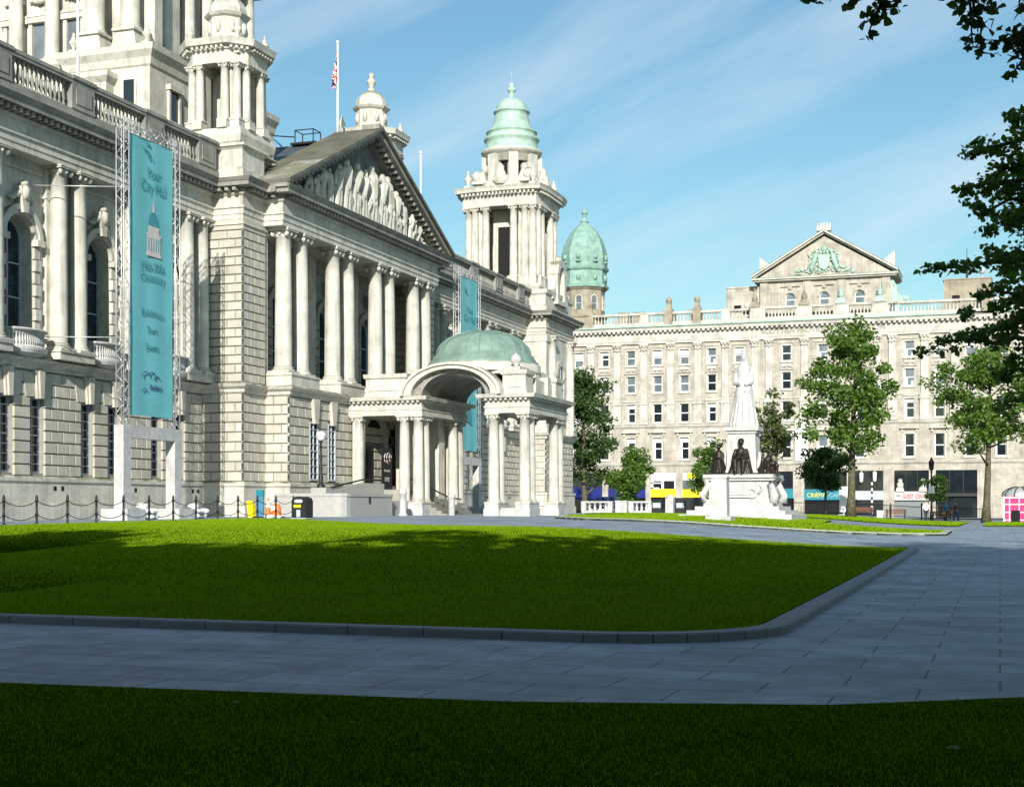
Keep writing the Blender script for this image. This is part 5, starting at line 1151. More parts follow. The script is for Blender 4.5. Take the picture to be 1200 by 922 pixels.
q.lathe(mx_,my_,[(1.0,z),(.98,z+.15),(.8,z+.7),(.66,z+1.4),(.55,z+2.1),(.5,z+2.5),(.52,z+2.85),(.45,z+3.05),(.2,z+3.2)],24,sy=.85)
rq=random.Random(2)
for i in range(16):
    a=i*2*PI/16+rq.random()*.25; q.cap((mx_+.98*math.cos(a),my_+.84*math.sin(a),z+.08),(mx_+.5*math.cos(a+.1),my_+.44*math.sin(a+.1),z+2.0),.075,.03,6)
q.cap((mx_,my_,z+3.0),(mx_,my_-.02,z+3.35),.15,.13); q.ball((mx_,my_-.04,z+3.5),(.2,.22,.26),12); q.ball((mx_,my_-.26,z+3.47),(.035,.05,.05),6)
q.lathe(mx_,my_,[(.2,z+3.66),(.17,z+3.78),(.2,z+3.88),(.08,z+3.95),(.05,z+4.02),(0,z+4.05)],12)
q.lathe(mx_,my_+.06,[(.55,z+2.6),(.46,z+2.9),(.3,z+3.3),(.25,z+3.6),(.1,z+3.75)],14,sy=.7)                # veil
for s in (-1,1): q.cap((mx_+s*.44,my_-.05,z+2.85),(mx_+s*.6,my_-.25,z+2.25),.17,.14); q.cap((mx_+s*.6,my_-.25,z+2.25),(mx_+s*.22,my_-.55,z+2.15),.13,.09); q.ball((mx_+s*.2,my_-.57,z+2.15),(.1,.09,.08),8)
q.cap((mx_+.18,my_-.58,z+1.75),(mx_+.5,my_-.5,z+2.9),.035,.03,6); q.ball((mx_+.52,my_-.5,z+2.95),.07,8); q.ball((mx_-.2,my_-.62,z+2.22),.12,8)
q.cap((mx_-.6,my_-.5,z+.1),(mx_+.45,my_-.5,z+1.0),.1,.08,8)
q.v=[(mx_+(a-mx_)*.84,my_+(b_-my_)*.84,z+(c_-z)*1.14) for a,b_,c_ in q.v]
qs=remesh(q,'queen_statue','marble',(mx_,my_,z),.035,2,mo)
def bronze(x,y,z,pose,face):
    q=MB(); 
    def p(a,b,c): v=Vector((a,b,c)); v.rotate(Matrix.Rotation(face,3,'Z')); return (x+v.x,y+v.y,z+v.z)
    if pose=='sit':
        q.lathe(x,y,[(.72,z),(.66,z+.25),(.5,z+.6),(.36,z+.85)],12)
        q.cap(p(0,0,.75),p(0,-.02,1.3),.3,.27); q.cap(p(0,0,1.45),p(0,-.05,1.65),.1,.09); q.ball(p(0,-.08,1.82),(.15,.17,.2),10); q.ball(p(0,-.24,1.8),(.03,.04,.04),6); q.ball(p(0,.0,1.9),(.19,.2,.16),10)
        for s in (-1,1):
            q.cap(p(s*.18,-.1,.75),p(s*.24,-.62,.72),.21,.17); q.cap(p(s*.24,-.62,.72),p(s*.2,-.68,.08),.16,.1); q.cap(p(s*.2,-.7,.07),p(s*.2,-.92,.05),.08,.06)
            q.cap(p(s*.3,0,1.36),p(s*.42,-.18,.98),.11,.09); q.cap(p(s*.42,-.18,.98),p(s*.1,-.45,.95),.085,.06); q.ball(p(s*.08,-.48,.96),(.08,.06,.07),6)
            q.cap(p(s*.5,-.3,.05),p(s*.3,-.3,.75),.2,.14)
        for i in range(7): q.cap(p(-.5+.17*i,-.62,.03),p(-.25+.08*i,-.55,.7),.09,.08,6)
        q.cap(p(-.55,-.1,0),p(-.32,.05,1.25),.16,.1); q.cap(p(.55,-.1,0),p(.34,.05,1.25),.16,.1)
        q.cap(p(.14,-.4,.98),p(.16,-.5,1.2),.12,.1)
    elif pose=='stand':
        q.lathe(x,y,[(.5,z),(.42,z+.4),(.3,z+.8)],12)
        q.cap(p(0,0,.7),p(0,0,1.2),.25,.24); q.cap(p(0,0,1.3),p(0,-.03,1.42),.09,.08); q.ball(p(.02,-.06,1.58),(.13,.15,.17),10); q.ball(p(.02,0,1.64),(.15,.15,.13),8)
        for s in (-1,1): q.cap(p(s*.25,0,1.2),p(s*.33,-.1,.85),.09,.08); q.cap(p(s*.33,-.1,.85),p(s*.12,-.32,1.0),.075,.055); q.ball(p(s*.1,-.35,1.02),.06,6)
        for i in range(6): q.cap(p(-.35+.14*i,-.35,.03),p(-.15+.06*i,-.22,.8),.09,.07,6)
    else:
        q.lathe(x,y,[(.55,z),(.5,z+.3),(.36,z+.55)],12); q.cap(p(0,0,.4),p(.02,-.2,.88),.26,.22); q.ball(p(.04,-.32,1.08),(.13,.15,.17),10); q.ball(p(.04,-.25,1.14),(.15,.15,.13),8); q.cap(p(.03,-.22,.92),p(.04,-.3,1.05),.09,.08)
        for s in (-1,1): q.cap(p(s*.18,-.1,.4),p(s*.3,-.6,.5),.17,.13); q.cap(p(s*.3,-.6,.5),p(s*.3,-.55,.04),.12,.09); q.cap(p(s*.24,-.2,.85),p(s*.38,-.48,.6),.09,.07); q.cap(p(s*.38,-.48,.6),p(s*.1,-.68,.62),.07,.05); q.ball(p(s*.08,-.7,.62),.055,6)
        q.cap(p(-.3,.1,0),p(-.05,.2,1.1),.16,.08)
    return q
zz=b0+1.8
def bz(x,y,pose,face): 
    q=bronze(x,y,zz,pose,face); q.taper(x,y,zz,zz+.1,.75,.72,.7,.66); remesh(q,'bronze_figure','bronze',(x,y,zz),.03,1,mo)
bz(mx_+.05,my_-1.2,'sit',0); bz(mx_-1.3,my_-.75,'stand',-.4); bz(mx_+1.35,my_-.5,'crouch',.8)
x,y=-12.9,68.6; g=ground(x,y); pd=thing('plain_pedestal','plain white marble pillar on a flat slab standing on the grass before the monument','pedestal',(x,y,g))
q=MB(); q.box(x-.62,x+.62,y-.6,y+.6,g-.05,g+.26); q.build('slab','marble',pd); q=MB(); q.taper(x,y,g+.26,g+2.1,.4,.4,.37,.37); q.build('shaft','marble',pd)
q=MB(); q.box(x-.41,x+.41,y-.41,y+.41,g+2.1,g+2.2); q.build('cap_stone','marble',pd)
# ------------------------------------------------------------------ trees
def leafmesh(name,P,size,m,rg,near=False,up=.5,sv=.35):
    n=len(P); a=rg.uniform(0,2*PI,n); nrm=np.stack([rg.normal(0,1,n),rg.normal(0,1,n),rg.normal(up,1,n)],1); nrm/=np.linalg.norm(nrm,axis=1)[:,None]
    d=np.stack([np.cos(a),np.sin(a),rg.normal(-.35,.35,n)],1); d-=nrm*(d*nrm).sum(1)[:,None]; d/=np.linalg.norm(d,axis=1)[:,None]
    s=np.cross(nrm,d); L=size*rg.uniform(1-sv,1+sv,n)[:,None]; w=L*.42
    if near:
        o=[P,P+d*L*.25+s*w+nrm*L*.08,P+d*L*.6+s*w*.8+nrm*L*.06,P+d*L,P+d*L*.6-s*w*.8+nrm*L*.06,P+d*L*.25-s*w+nrm*L*.08]
        V=np.stack(o,1).reshape(-1,3); F=np.array([[0,1,2,3],[0,3,4,5]])[None]+np.arange(n)[:,None,None]*6; F=F.reshape(-1,4)
    else:
        V=np.stack([P,P+d*L*.5+s*w,P+d*L,P+d*L*.5-s*w],1).reshape(-1,3); F=np.arange(4*n).reshape(-1,4)
    me=bpy.data.meshes.new(name); me.vertices.add(len(V)); me.vertices.foreach_set('co',V.astype(np.float32).ravel())
    me.loops.add(F.size); me.loops.foreach_set('vertex_index',F.astype(np.int32).ravel()); me.polygons.add(len(F)); me.polygons.foreach_set('loop_start',np.arange(0,F.size,4,dtype=np.int32)); me.polygons.foreach_set('loop_total',np.full(len(F),4,dtype=np.int32))
    me.update(calc_edges=True); me.materials.append(M[m]); return me
def tree(name,label,loc,h,rad,zlo,tr,m='leaf',nl=9000,leaf=.3,ncl=70,seed=1,group=None,cone=0,cr=.16,cat='tree',squash=.62,extra=None):
    rg=np.random.default_rng(seed); rr=random.Random(seed); x0,y0,g=loc
    root=thing(name,label,cat,loc,group)
    C_=[]; zc=(zlo+h)/2; hz=(h-zlo)/2
    while len(C_)<ncl:
        u=rg.normal(0,1,3); u/=np.linalg.norm(u); q=rr.uniform(.25,1)**.55; p=u*q
        z=zc+p[2]*hz; t=(z-zlo)/(h-zlo); k=(1-cone*t) if cone else 1
        k*=.82+.32*math.sin(3*math.atan2(p[1],p[0])+seed+4*t)
        C_.append((p[0]*rad*k,p[1]*rad*k,z))
    # trunk and limbs
    mb=MB(); lean=rr.uniform(-.04,.04)
    def tp(t): return (lean*h*t+.12*math.sin(t*5+seed)*t,.1*math.cos(t*4+seed)*t,h*t)
    ht=.8 if not cone else .93
    mb.tube([tp(k*ht/9) for k in range(10)],[tr*(1.35 if k==0 else 1-.85*k/9) for k in range(10)],10)
    for c in sorted(C_,key=lambda c:c[2])[::max(1,ncl//34)]:
        zb=max(zlo*.85,min(h*ht*.9,c[2]-rr.uniform(.25,.6)*math.hypot(c[0],c[1])-.3)); b=tp(zb/h); r0=tr*(1-.85*zb/(h*ht))*.5
        mid=tuple(b[i]*.5+c[i]*.5+(rr.uniform(-.15,.15)*rad*.3 if i<2 else -.03*rad) for i in range(3))
        mb.tube([b,mid,c],[max(.03,r0),max(.02,r0*.6),.012],6)
    o=mb.build('trunk','bark',None,(0,0,0)); o.parent=root; o.location=(0,0,0); W[o.name]=Vector(loc)
    per=nl//ncl; PP=[]
    for c in C_:
        rc=rad*cr*rr.uniform(.75,1.5); d=rg.normal(0,1,(per,3)); d/=np.linalg.norm(d,axis=1)[:,None]; q=rg.uniform(.1,1,per)**.5
        PP.append(np.array(c)+d*q[:,None]*rc*np.array([1,1,squash])*1.25)
    P=np.concatenate(PP)
    o=link('crown',leafmesh('crown',P,leaf,m,rg),None); o.parent=root; W[o.name]=Vector(loc); return root
G=ground
tree('street_tree','tall mid green tree with a mossy trunk between the monument and the red lettered shop',(-11.1,114,G(-11.1,114)),15.6,5.0,4.4,.34,'leaf',9000,.29,74,3,cone=.5,cr=.145)
tree('street_tree','broad green tree with a slim mossy trunk beside the magenta kiosk',(-1.1,122,G(-1.1,122)),14.9,5.2,5.2,.32,'leaf',9500,.29,74,14,cone=.25,cr=.145)
tree('street_tree','thin pale leaved young tree right behind the monument',(-18.6,126,G(-18.6,126)),11.4,2.5,4.2,.17,'leaf_pale',2600,.28,44,7,cr=.17)
tree('dark_tree','tall dark pointed tree beyond the corner of the columned hall',(-43.2,150,.4),17.6,6.4,2.4,.35,'leaf_dark',9500,.34,95,9,cone=.72,cr=.14)
tree('bushy_tree','round leafy small tree at the foot of the tall dark tree',(-37.3,147,.5),7.6,2.6,1.3,.18,'leaf',7000,.28,40,4,cr=.26)
tree('bushy_tree','narrow leafy young tree left of the bronze figures',(-25.4,130,.7),7.2,1.75,1.6,.12,'leaf',3600,.25,30,5,cr=.3)
tree('bushy_tree','low dark leafy tree in front of the teal shop awning',(-14.9,130,.6),6.7,2.3,2.2,.15,'leaf_dark',5200,.27,36,6,cr=.26)
tree('bushy_tree','small dark tree before the wide dark shop window',(-6.4,160,.3),5.2,1.5,1.2,.1,'leaf_dark',3000,.24,24,8,cr=.3)
# limes behind and beside the viewer, whose shade covers the near grass
sh=[(5.4,-4,22.6,5.4),(-1.6,-6,20.8,5.3),(-8,-5,15.8,4.6),(-13.2,-5,11.2,3.8),(-16.5,3.5,15.5,3.1),(12,-3.5,22,5.2),(18.5,-1,22,5),(9.5,-13,23.5,5.4),(2.4,-13,24,5.6),(-4.8,-13,20.4,5.4),(-11.5,-12,15,4.6),(16.5,-10,23,5.4),(14.5,9,18.5,4.6)]
for i,(x,y,h,r) in enumerate(sh):
    tree('lime_tree','tall lime tree of the shady row behind the viewer',(x,y,0),h,r,2.6 if y<0 else 3,.4,'leaf_dark',11000 if r>3 else 900,.62 if r>3 else .45,60 if r>3 else 22,20+i,group='lime trees behind the viewer',cr=.3,squash=.95)
# the lime at the right whose boughs hang into view
def boughs(root,loc,sprays,leaf,seed,m,per,rc):
    rg=np.random.default_rng(seed); rr=random.Random(seed); mb=MB(); PP=[]
    for base,tip,r0 in sprays:
        a,b=Vector(base),Vector(tip); L=(b-a).length; n=8; path=[]
        for k in range(n+1):
            t=k/n; p=a.lerp(b,t); p.z+=.05*L*math.sin(t*PI)*.6; p+=Vector((rr.uniform(-1,1),rr.uniform(-1,1),rr.uniform(-1,1)))*.03*L*(0 if k in(0,n) else 1); path.append(p)
        mb.tube(path,[r0*(1-.9*k/n)+.004 for k in range(n+1)],6)
        for k in range(1,n+1):
            t=k/n; w=rc*(1.25-.85*t); c=np.array(path[k]); q=int(per*(1.25-.6*t))
            for j in range(3):
                cc=c+rg.normal(0,1,3)*w*np.array([.8,.8,.5]); mb.tube([path[k],Vector(cc)],[.008,.003],4,caps=False); k2=q//3
                PP.append(cc+rg.normal(0,1,(k2,3))*w*.55*np.array([1,1,.45]))
    o=mb.build('bough','bark',None,(0,0,0)); o.parent=root; o.location=-Vector(loc); W[o.name]=Vector(loc)
    o=link('foliage',leafmesh('foliage',np.concatenate(PP),leaf,m,rg,True,.8),None); o.parent=root; o.location=-Vector(loc)
loc=(7.6,19,G(7.6,19))
rt=tree('lime_tree','big lime tree at the right edge with drooping boughs of dark leaves against the sky',loc,16,4.6,6.6,.42,'leaf_dark',14000,.2,80,41,cr=.2)
TIPS=[(-0.31, 16.29, 5.4), (-0.41, 16.25, 4.98), (-0.23, 16.84, 4.89), (-0.16, 17.4, 4.75), (0.09, 15.9, 5.59), (-0.7, 17.21, 4.28), (-0.86, 18.21, 3.43), (-0.5, 18.34, 3.64), (-0.21, 17.91, 4.06), (-0.12, 17.94, 4.52), (-0.06, 16.9, 5.26), (0.0, 19.04, 3.18), (0.18, 19.1, 2.86), (-0.32, 18.4, 3.92), (0.06, 18.0, 4.98), (0.08, 19.07, 4.48), (0.13, 19.08, 3.89), (0.18, 19.1, 3.4), (0.21, 17.0, 5.4)]
BASE=[(1.2, 17.87, 5.73), (1.2, 17.87, 5.29), (1.24, 18.41, 5.19), (1.28, 18.95, 5.03), (1.17, 17.33, 5.94), (1.28, 18.95, 4.54), (1.35, 20.03, 3.63), (1.35, 20.03, 3.85), (1.31, 19.49, 4.3), (1.31, 19.49, 4.79), (1.24, 18.41, 5.58), (1.39, 20.57, 3.37), (1.39, 20.57, 3.02), (1.35, 20.03, 4.15), (1.31, 19.49, 5.27), (1.39, 20.57, 4.74), (1.39, 20.57, 4.11), (1.39, 20.57, 3.59), (1.24, 18.41, 5.73)]
boughs(rt,loc,[(b,t,.05) for b,t in zip(BASE,TIPS)],.064,3,'leaf',105,.22)
loc2=(6.2,4.5,0)
r2=tree('lime_tree','near lime tree above the viewer whose lowest leafy twigs show at the top',loc2,18,4.2,8.5,.45,'leaf_dark',9000,.5,60,43,cr=.25)
TOP=[(-1.3, 10.66, 5.25), (-1.18, 10.7, 5.23), (-1.03, 10.75, 5.23), (-0.96, 10.78, 5.29), (-0.82, 10.82, 5.25), (-0.98, 10.77, 5.05), (-0.9, 10.8, 5.12), (-0.79, 10.83, 5.21), (-0.68, 10.87, 5.29), (-0.92, 10.79, 5.02), (-0.3, 11.0, 5.01), (-0.2, 11.04, 4.95), (-0.12, 11.06, 4.87), (-0.02, 11.1, 4.96), (0.05, 11.12, 4.81), (0.12, 11.15, 4.87), (0.07, 11.13, 4.71), (-0.15, 11.05, 5.21), (-0.07, 11.08, 5.24), (0.1, 11.14, 5.11), (0.14, 11.16, 5.2), (0.02, 11.11, 5.26), (-0.13, 11.06, 4.82), (0.16, 11.16, 5.07)]
SB=[(-0.92, 10.9, 5.75), (-0.58, 10.91, 5.64), (-0.23, 11.03, 5.52), (0.41, 11.35, 5.11)]
boughs(r2,loc2,[(SB[0],TOP[0],.02),(SB[0],TOP[2],.02),(SB[0],TOP[4],.02),(SB[1],TOP[9],.02),(SB[1],TOP[6],.02),(SB[2],TOP[11],.012),(SB[2],TOP[12],.012),(SB[3],TOP[15],.015),(SB[3],TOP[16],.012),(SB[2],TOP[18],.012),(SB[3],TOP[20],.012),(SB[3],TOP[13],.012)],.07,6,'leaf_dark',11,.09)
# ------------------------------------------------------------------ small things before the hall
cf=thing('chain_fence','low black post and double chain fence along the foot of the hall','fence',(-33.5,52,G(-33.5,52)))
py_=[38.1+1.82*k for k in range(15)]
for y in py_:
    g=G(-33.5,y); q=MB(); q.lathe(-33.5,y,[(.075,g-.05),(.075,g+.06),(.045,g+.08),(.042,g+.36),(.065,g+.38),(.065,g+.43),(.042,g+.45),(.042,g+.86),(.065,g+.88),(.065,g+.94),(.04,g+.96),(.055,g+1.0),(.05,g+1.05),(.015,g+1.12),(0,g+1.13)],10); q.build('post','black',cf)
for a,b in zip(py_,py_[1:]):
    for h in (.4,.91):
        q=MB(); q.tube([(-33.5,a+(b-a)*k/8,G(-33.5,a)+h-.2*(1-(k/4-1)**2)) for k in range(9)],.016,5); q.build('chain','black',cf)
x,y=-31.25,60.2; g=G(x,y)
bn=thing('litter_bin','black rounded litter bin with a gold band standing on the path by the grass','litter bin',(x,y,g))
q=MB(); q.T=EF(y); w=.37
q.prism([(x-w,g),(x+w,g),(x+w,g+.88),(x+w*.8,g+1.0),(x+w*.35,g+1.06),(x-w*.35,g+1.06),(x-w*.8,g+1.0),(x-w,g+.88)],-.38,.38); q.build('body','black',bn)
q=MB(); q.T=EF(y-.38); q.prism([(x-.16,g+.78),(x+.16,g+.78),(x+.22,g+.84),(x+.16,g+.92),(x-.16,g+.92),(x-.22,g+.84)],.0,.02); q.build('slot','whitepaint',bn)
q=MB(); q.box(x-.25,x+.12,y-.395,y-.38,g+.55,g+.68); q.build('gold_band','yellow',bn)
q=MB(); q.box(x-.4,x+.4,y-.4,y+.4,g+.02,g+.06); q.box(x-.1,x+.1,y-.41,y-.385,g+.1,g+.44); q.build('base_band','greypaint',bn)
g=G(-36,64)
q=MB(); q.add([(-36.3,64.0,g),(-35.95,63.9,g),(-36.0,63.9,g+.86),(-36.42,64.0,g+.86),(-36.2,64.35,g),(-35.9,64.25,g),(-36.0,64.02,g+.86),(-36.4,64.12,g+.86)],[(0,1,2,3),(4,5,6,7),(0,4,7,3),(1,5,6,2),(3,2,6,7)]); tag(q.build('folding_sign','yellow'),'bright yellow folding board leaning by the pale rusticated pier','sign')
st=thing('display_panel','narrow blue grey upright panel on a dark tray beside the yellow board','sign',(-35.6,64,g))
q=MB(); q.box(-35.82,-35.42,63.95,64.05,g+.05,g+1.1); q.build('panel','bluegrey',st); q=MB(); q.box(-35.82,-35.4,63.94,64.06,g+1.1,g+1.42); q.build('panel_head','awning',st); q=MB(); q.box(-35.9,-34.4,63.7,64.4,g-.01,g+.06); q.build('tray','black',st)
for k,(cx_,h) in enumerate(((-35.15,1.0),(-34.95,.7))):
    y=64.0+.25*k; c=thing('traffic_cone','%s orange traffic cone with a white sleeve on the dark tray'%('taller' if k==0 else 'shorter'),'traffic cone',(cx_,y,g+.06))
    q=MB(); q.box(cx_-.2,cx_+.2,y-.2,y+.2,g+.06,g+.11); q.lathe(cx_,y,[(.17,g+.11),(.03,g+h),(0,g+h+.01)],14); q.build('cone','orange',c)
    q=MB(); q.lathe(cx_,y,[(.17-.14*.45+.004,g+.11+.45*(h-.1)),(.17-.14*.8+.004,g+.11+.8*(h-.1))],14); q.build('sleeve','whitepaint',c)
q=MB(); q.lathe(-34.62,64.05,[(.14,g+.06),(.16,g+.1),(.15,g+.55),(.1,g+.6),(.1,g+.68),(0,g+.7)],12); tag(q.build('barrier_foot','orange'),'dark orange barrier drum beside the cones','barrier')
q=MB(); gg=G(-33.8,61.8); q.ball((-33.9,61.8,gg+.09),(.3,.16,.11),10); q.ball((-33.5,61.9,gg+.07),(.22,.14,.09),10); tag(q.build('plastic_sack','whitepaint'),'white sack lying flat on the path before the orange cones','sack')
# stone balustrade and boxes beyond the hall
def stone_rail(x0,x1,label):
    g=G((x0+x1)/2,140); r=thing('stone_balustrade',label,'balustrade',((x0+x1)/2,140,g))
    q=MB(); q.box(x0,x1,139.75,140.25,g-.1,g+.22); q.box(x0-.05,x1+.05,139.7,140.3,g+1.05,g+1.22); q.build('rail','marble',r)
    for xx in (x0+.2,x1-.2): q=MB(); q.box(xx-.25,xx+.25,139.72,140.28,g+.2,g+1.06); q.build('pier','marble',r)
    n=int((x1-x0-.8)/.5)
    for k in range(n): q=MB(); baluster(q,x0+.6+(k+.3)*(x1-x0-.9)/n,140,g+.22,.83,.19,8); q.build('baluster','marble',r)
stone_rail(-40.6,-37.4,'white stone balustrade with stout balusters next to the corner of the hall'); stone_rail(-35.6,-33.2,'white stone balustrade right of the solid white block')
g=G(-36.5,140); q=MB(); q.box(-37.0,-35.8,139.6,140.4,g-.1,g+1.15); q.box(-37.05,-35.75,139.55,140.45,g+1.15,g+1.27); tag(q.build('stone_block','marble'),'solid white stone block between two stretches of balustrade','block')
g=G(-31.4,140); q=MB(); q.box(-31.8,-31.0,139.6,140.4,g-.1,g+1.5); q.lathe(-31.4,140,[(.44,g+1.5),(.46,g+1.62),(.36,g+1.75),(.18,g+1.86),(0,g+1.9)],12); tag(q.build('gate_pier','marble'),'white stone gate pier with a rounded cap near the monument','pier')
for k,(x,lab) in enumerate(((-32.6,'black box cabinet left of the white gate pier'),(-30.2,'black box cabinet right of the white gate pier'))):
    g=G(x,139.5); c=thing('cabinet',lab,'cabinet',(x,139.5,g)); q=MB(); q.box(x-.5,x+.5,139.2,139.8,g,g+1.15); q.box(x-.55,x+.55,139.15,139.85,g+1.15,g+1.22); q.build('case','black',c); q=MB(); q.box(x-.4,x+.4,139.17,139.21,g+.55,g+1.05); q.build('panel','greypaint',c)
# vehicles on the road
def vehicle(name,label,x,y,L,h,body,van=False,d=1):
    r=thing(name,label,'van' if van else 'car',(x,y,.31)); Wd=.88
    q=MB(); q.T=lambda u,v,dd:(x+u*d,y+dd,.31+v)
    P=[(-L/2,.35),(L/2,.35),(L/2,.75),(L/2-.25,.95),(L/2-1.0,1.05)] + ([(L/2-1.5,h),(-L/2+.1,h),(-L/2,h-.15)] if van else [(L/2-1.75,h),(-L/2+1.0,h),(-L/2+.25,1.0),(-L/2,.9)])
    q.prism(P,-Wd,Wd); b=q.build('body',body,r)
    q=MB(); q.T=lambda u,v,dd:(x+u*d,y+dd,.31+v)
    G_=[(L/2-1.15,1.08),(L/2-1.6,h-.1),(-L/2+1.1 if not van else L/2-2.6,h-.1),(-L/2+.6 if not van else L/2-2.6,1.08)]
    for s in (-1,1): q.prism(G_,s*Wd,s*(Wd+.012))
    q.build('side_window','glass',r)
    for u in (-L/2+.8,L/2-.8):
        for s in (-1,1):
            q=MB(); q.tube([(x+u*d,y+s*(Wd-.16),.64),(x+u*d,y+s*(Wd+.04),.64)],.33,16); w=q.build('wheel','rubber',r); q=MB(); q.tube([(x+u*d,y+s*(Wd+.03),.64),(x+u*d,y+s*(Wd+.055),.64)],.19,12); q.build('rim','steel',w)
    for s in (-1,1): q=MB(); q.ball((x+(L/2-.08)*d,y+s*.6,1.05),(.1,.18,.1),8); q.build('headlight','whitepaint',r)
vehicle('parked_car','white car standing beyond the end of the hall',-43.6,158,4.2,1.5,'whitepaint'); vehicle('parked_van','long dark van under the dark tree',-41.5,161,5.2,2.5,'navy',True); vehicle('parked_van','dark van before the yellow shop fascia',-36.0,161,5.0,2.35,'black',True,-1)
# railings, seats, lamp and people on the far side of the gardens
rl=thing('iron_railing','black iron railing along the street edge of the gardens','railing',(-12,139,G(-12,139)))
for x0,x1 in ((-25,-19),(-19,-13),(-13,-7),(-7,-1)):
    q=MB()
    for h in (.18,1.15): q.tube([(x0,139,G(x0,139)+h),(x1,139,G(x1,139)+h)],.03,5)
    n=int((x1-x0)/.16)
    for k in range(n): xx=x0+(x1-x0)*k/n; q.tube([(xx,139,G(xx,139)+.1),(xx,139,G(xx,139)+1.28)],.016,4,caps=False)
    q.build('railing_panel','black',rl)
for x in (-25,-19,-13,-7,-1): q=MB(); q.lathe(x,139,[(.07,G(x,139)),(.07,G(x,139)+1.4),(.1,G(x,139)+1.45),(0,G(x,139)+1.6)],8); q.build('post','black',rl)
def bench(x,y,lab):
    g=G(x,y); b=thing('park_bench',lab,'bench',(x,y,g),'red brown benches by the street trees')
    q=MB(); [q.box(x-.9,x+.9,y-.25+k*.13,y-.15+k*.13,g+.42,g+.46) for k in range(4)]; q.build('seat','brown',b)
    q=MB(); [q.box(x-.9,x+.9,y+.27,y+.3,g+.52+k*.13,g+.62+k*.13) for k in range(3)]; q.build('backrest','brown',b)
    for s in (-.75,.75): q=MB(); q.box(x+s-.04,x+s+.04,y-.22,y-.16,g,g+.42); q.box(x+s-.04,x+s+.04,y+.24,y+.3,g,g+.85); q.box(x+s-.04,x+s+.04,y-.22,y+.3,g+.36,g+.42); q.build('leg','black',b)
bench(-11.4,127.5,'red brown slatted bench at the foot of the tall street tree'); bench(-8.6,127.5,'red brown slatted bench beyond the grass nearer the man in white'); bench(-5.0,134,'red brown slatted bench before the dark shop window')
lx,ly=-5.85,133; g=G(lx,ly); lm=thing('street_lamp','black street lamp column with a white sign plate by the walking man','street lamp',(lx,ly,g))
q=MB(); q.lathe(lx,ly,[(.16,g),(.16,g+.8),(.09,g+.9),(.07,g+4.3),(.11,g+4.35),(.06,g+4.5)],10); q.build('column','black',lm)
q=MB(); q.lathe(lx,ly,[(.1,g+4.5),(.2,g+4.7),(.24,g+5.2),(.28,g+5.25),(.12,g+5.5),(.04,g+5.7),(0,g+5.75)],8); q.build('lantern','black',lm)
q=MB(); q.box(lx-.25,lx+.25,ly-.16,ly-.11,g+2.45,g+3.1); q.build('sign_plate','whitepaint',lm)
def person(x,y,lab,top,leg,f=0,hair='black'):
    g=G(x,y); r=thing('person',lab,'person',(x,y,g))
    q=MB(); P=lambda a,b,c:(x+a*math.cos(f)-b*math.sin(f),y+a*math.sin(f)+b*math.cos(f),g+c)
    def body(q,parts,e=0):
        if 'l' in parts:
            for s,st_ in ((-1,.2),(1,-.2)): q.cap(P(s*.09,0,.9),P(s*.1,-st_*.6,.5),.095+e,.065+e); q.cap(P(s*.1,-st_*.6,.5),P(s*.1,-st_+.06,.1),.062+e,.045+e)
            q.ball(P(0,0,.93),(.17+e,.13+e,.12+e),10)
        if 'f' in parts:
            for s,st_ in ((-1,.2),(1,-.2)): q.cap(P(s*.1,-st_+.07,.05),P(s*.1,-st_-.1,.04),.045,.035)
        if 't' in parts: q.cap(P(0,0,1.0),P(0,-.02,1.38),.155+e,.17+e); q.cap(P(-.14,-.02,1.42),P(.14,-.02,1.42),.07+e,.07+e)
        if 'a' in parts:
            for s,st_ in ((-1,-.15),(1,.15)): q.cap(P(s*.2,-.02,1.4),P(s*.25,-st_*.4,1.12),.055+e,.045+e)
        if 'h' in parts:
            for s,st_ in ((-1,-.15),(1,.15)): q.cap(P(s*.25,-st_*.4,1.12),P(s*.24,-st_-.08,.9),.042,.032); q.ball(P(s*.24,-st_-.1,.84),(.03,.045,.07),8)
            q.cap(P(0,-.02,1.42),P(0,-.03,1.55),.06,.055); q.ball(P(0,-.04,1.65),(.08,.1,.125),12); q.ball(P(0,-.145,1.64),(.016,.022,.025),6)
            for s in (-1,1): q.ball(P(s*.082,-.03,1.65),(.012,.025,.035),6)
    body(q,'lftah'); remesh(q,'body','skin',(x,y,g),.018,2,r)
    q=MB(); body(q,'ta',.015); remesh(q,'shirt',top,(x,y,g+.9),.018,2,r)
    q=MB(); body(q,'l',.014); remesh(q,'trousers',leg,(x,y,g),.018,2,r)
    q=MB(); q.ball(P(0,-.015,1.69),(.09,.108,.105),12); q.build('hair',hair,r)
    q=MB(); [q.cap(P(s*.1,-t+.07,.05),P(s*.1,-t-.12,.042),.055,.042) for s,t in ((-1,.2),(1,-.2))]; q.build('shoes','black',r)
person(-6.05,127,'man walking in a white shirt and dark trousers beside the lamp column','whitepaint','black',.5)
person(-13.6,141.5,'person in a white top and pale trousers walking behind the tall tree trunk','whitepaint','greypaint',-1.2)
person(-4.9,141.2,'person in a light blue top standing beyond the railing near the kiosk','bluegrey','black',1.0)
person(-4.0,141.6,'person in a brown jacket standing beyond the railing near the kiosk','brown','navy',-.6)
x,y=1.55,125; g=G(x,y); ks=thing('kiosk','magenta checked kiosk with a pale striped domed cover at the right edge','kiosk',(x,y,g))
q=MB(); q.box(x-1.3,x+1.3,y-1.1,y+1.1,g,g+2.2); q.build('body','pink',ks)
q=MB(); q.T=EF(y-1.1)
for u in (-1.28,-.85,-.1,.5,1.2): q.box(x+u,x+u+.08,g,g+2.2,.0,.02)
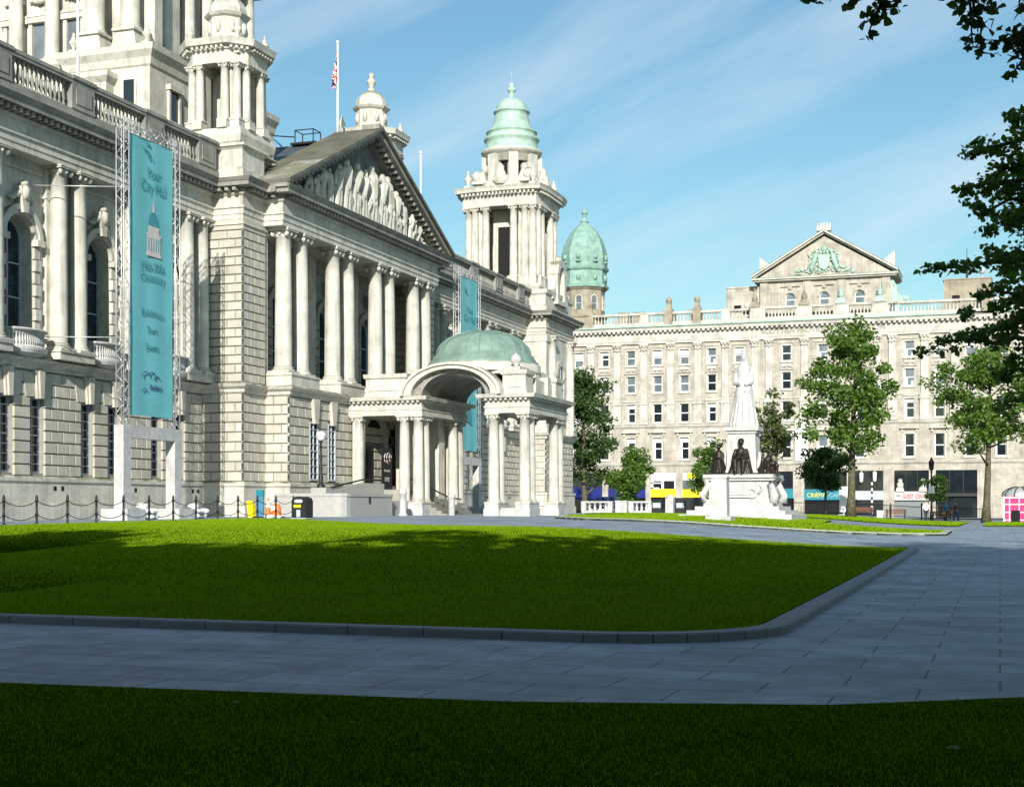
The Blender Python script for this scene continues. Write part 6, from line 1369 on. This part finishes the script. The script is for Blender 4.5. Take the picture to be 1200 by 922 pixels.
for v in (.2,.85,1.5,2.05): q.box(x-1.3,x+1.3,g+v,g+v+.08,0,.016)
q.build('check_bands','whitepaint',ks)
q=MB(); q.T=EF(y-1.1); q.box(x-.7,x-.0,g,g+1.05,.02,.035); q.build('painted_opening','void',ks)
q=MB(); q.lathe(x,y,[(1.34*math.cos(k*PI/16),g+2.2+.78*math.sin(k*PI/16)) for k in range(8)]+[(0,g+2.99)],20,sx=1.05,sy=.9); cv=q.build('dome_cover','steel',ks)
q=MB()
for k in range(0,20,2): a=k*PI/10; q.tube([(x+1.05*1.36*math.cos(a)*math.cos(t*PI/16),y+.9*1.36*math.sin(a)*math.cos(t*PI/16),g+2.2+.8*math.sin(t*PI/16)) for t in range(8)],.05,4,caps=False)
q.build('cover_rib','black',cv)
x,y=-12.4,149; g=G(x,y); sp_=thing('striped_pole','thin pole with a black and white spiral before the grey shop fascia','pole',(x,y,g))
for k in range(12): q=MB(); q.lathe(x,y,[(.1,g+k*.3),(.1,g+k*.3+.3)],8); q.build('pole_band','whitepaint' if k%2 else 'black',sp_)
x,y=-14.0,137; g=G(x,y); bs=thing('banner_stand','white upright panel half hidden by the tall tree trunk','sign',(x,y,g))
q=MB(); q.box(x-.4,x+.4,y-.04,y+.04,g+.3,g+2.7); q.build('panel','whitepaint',bs); q=MB(); q.box(x-.45,x+.45,y-.25,y+.25,g,g+.08); q.box(x-.05,x+.05,y+.04,y+.1,g,g+2.6); q.build('stand','greypaint',bs)
x,y=-10.2,131; g=G(x,y); q=MB(); q.box(x-.25,x+.25,y-.2,y+.2,g,g+.6); q.box(x-.28,x+.28,y-.23,y+.23,g+.6,g+.66); tag(q.build('meter_box','whitepaint'),'small white box on the ground between two benches','box')
x,y=-8.3,117; g=G(x,y); q=MB(); q.lathe(x,y,[(.07,g),(.07,g+.9),(.09,g+.95),(.05,g+1.3),(0,g+1.35)],8); tag(q.build('black_bollard','black'),'slim black post standing in the grass before the shutter','bollard')
# a scatter of fallen leaves on the grass and paving
rl_=np.random.default_rng(9); n=90; X=rl_.uniform(-9,.5,n); Y=rl_.uniform(7,22,n); keep=(Y<10) | ((Y>15.8)&(X<-3))
P=np.stack([X,Y,[G(a,b)+.1 if b>15 else G(a,b)+.06 for a,b in zip(X,Y)]],1)[keep]
tag(link('fallen_leaves',leafmesh('fallen_leaves',P,.05,'leaf_pale',rl_,True,4)),kind='stuff')
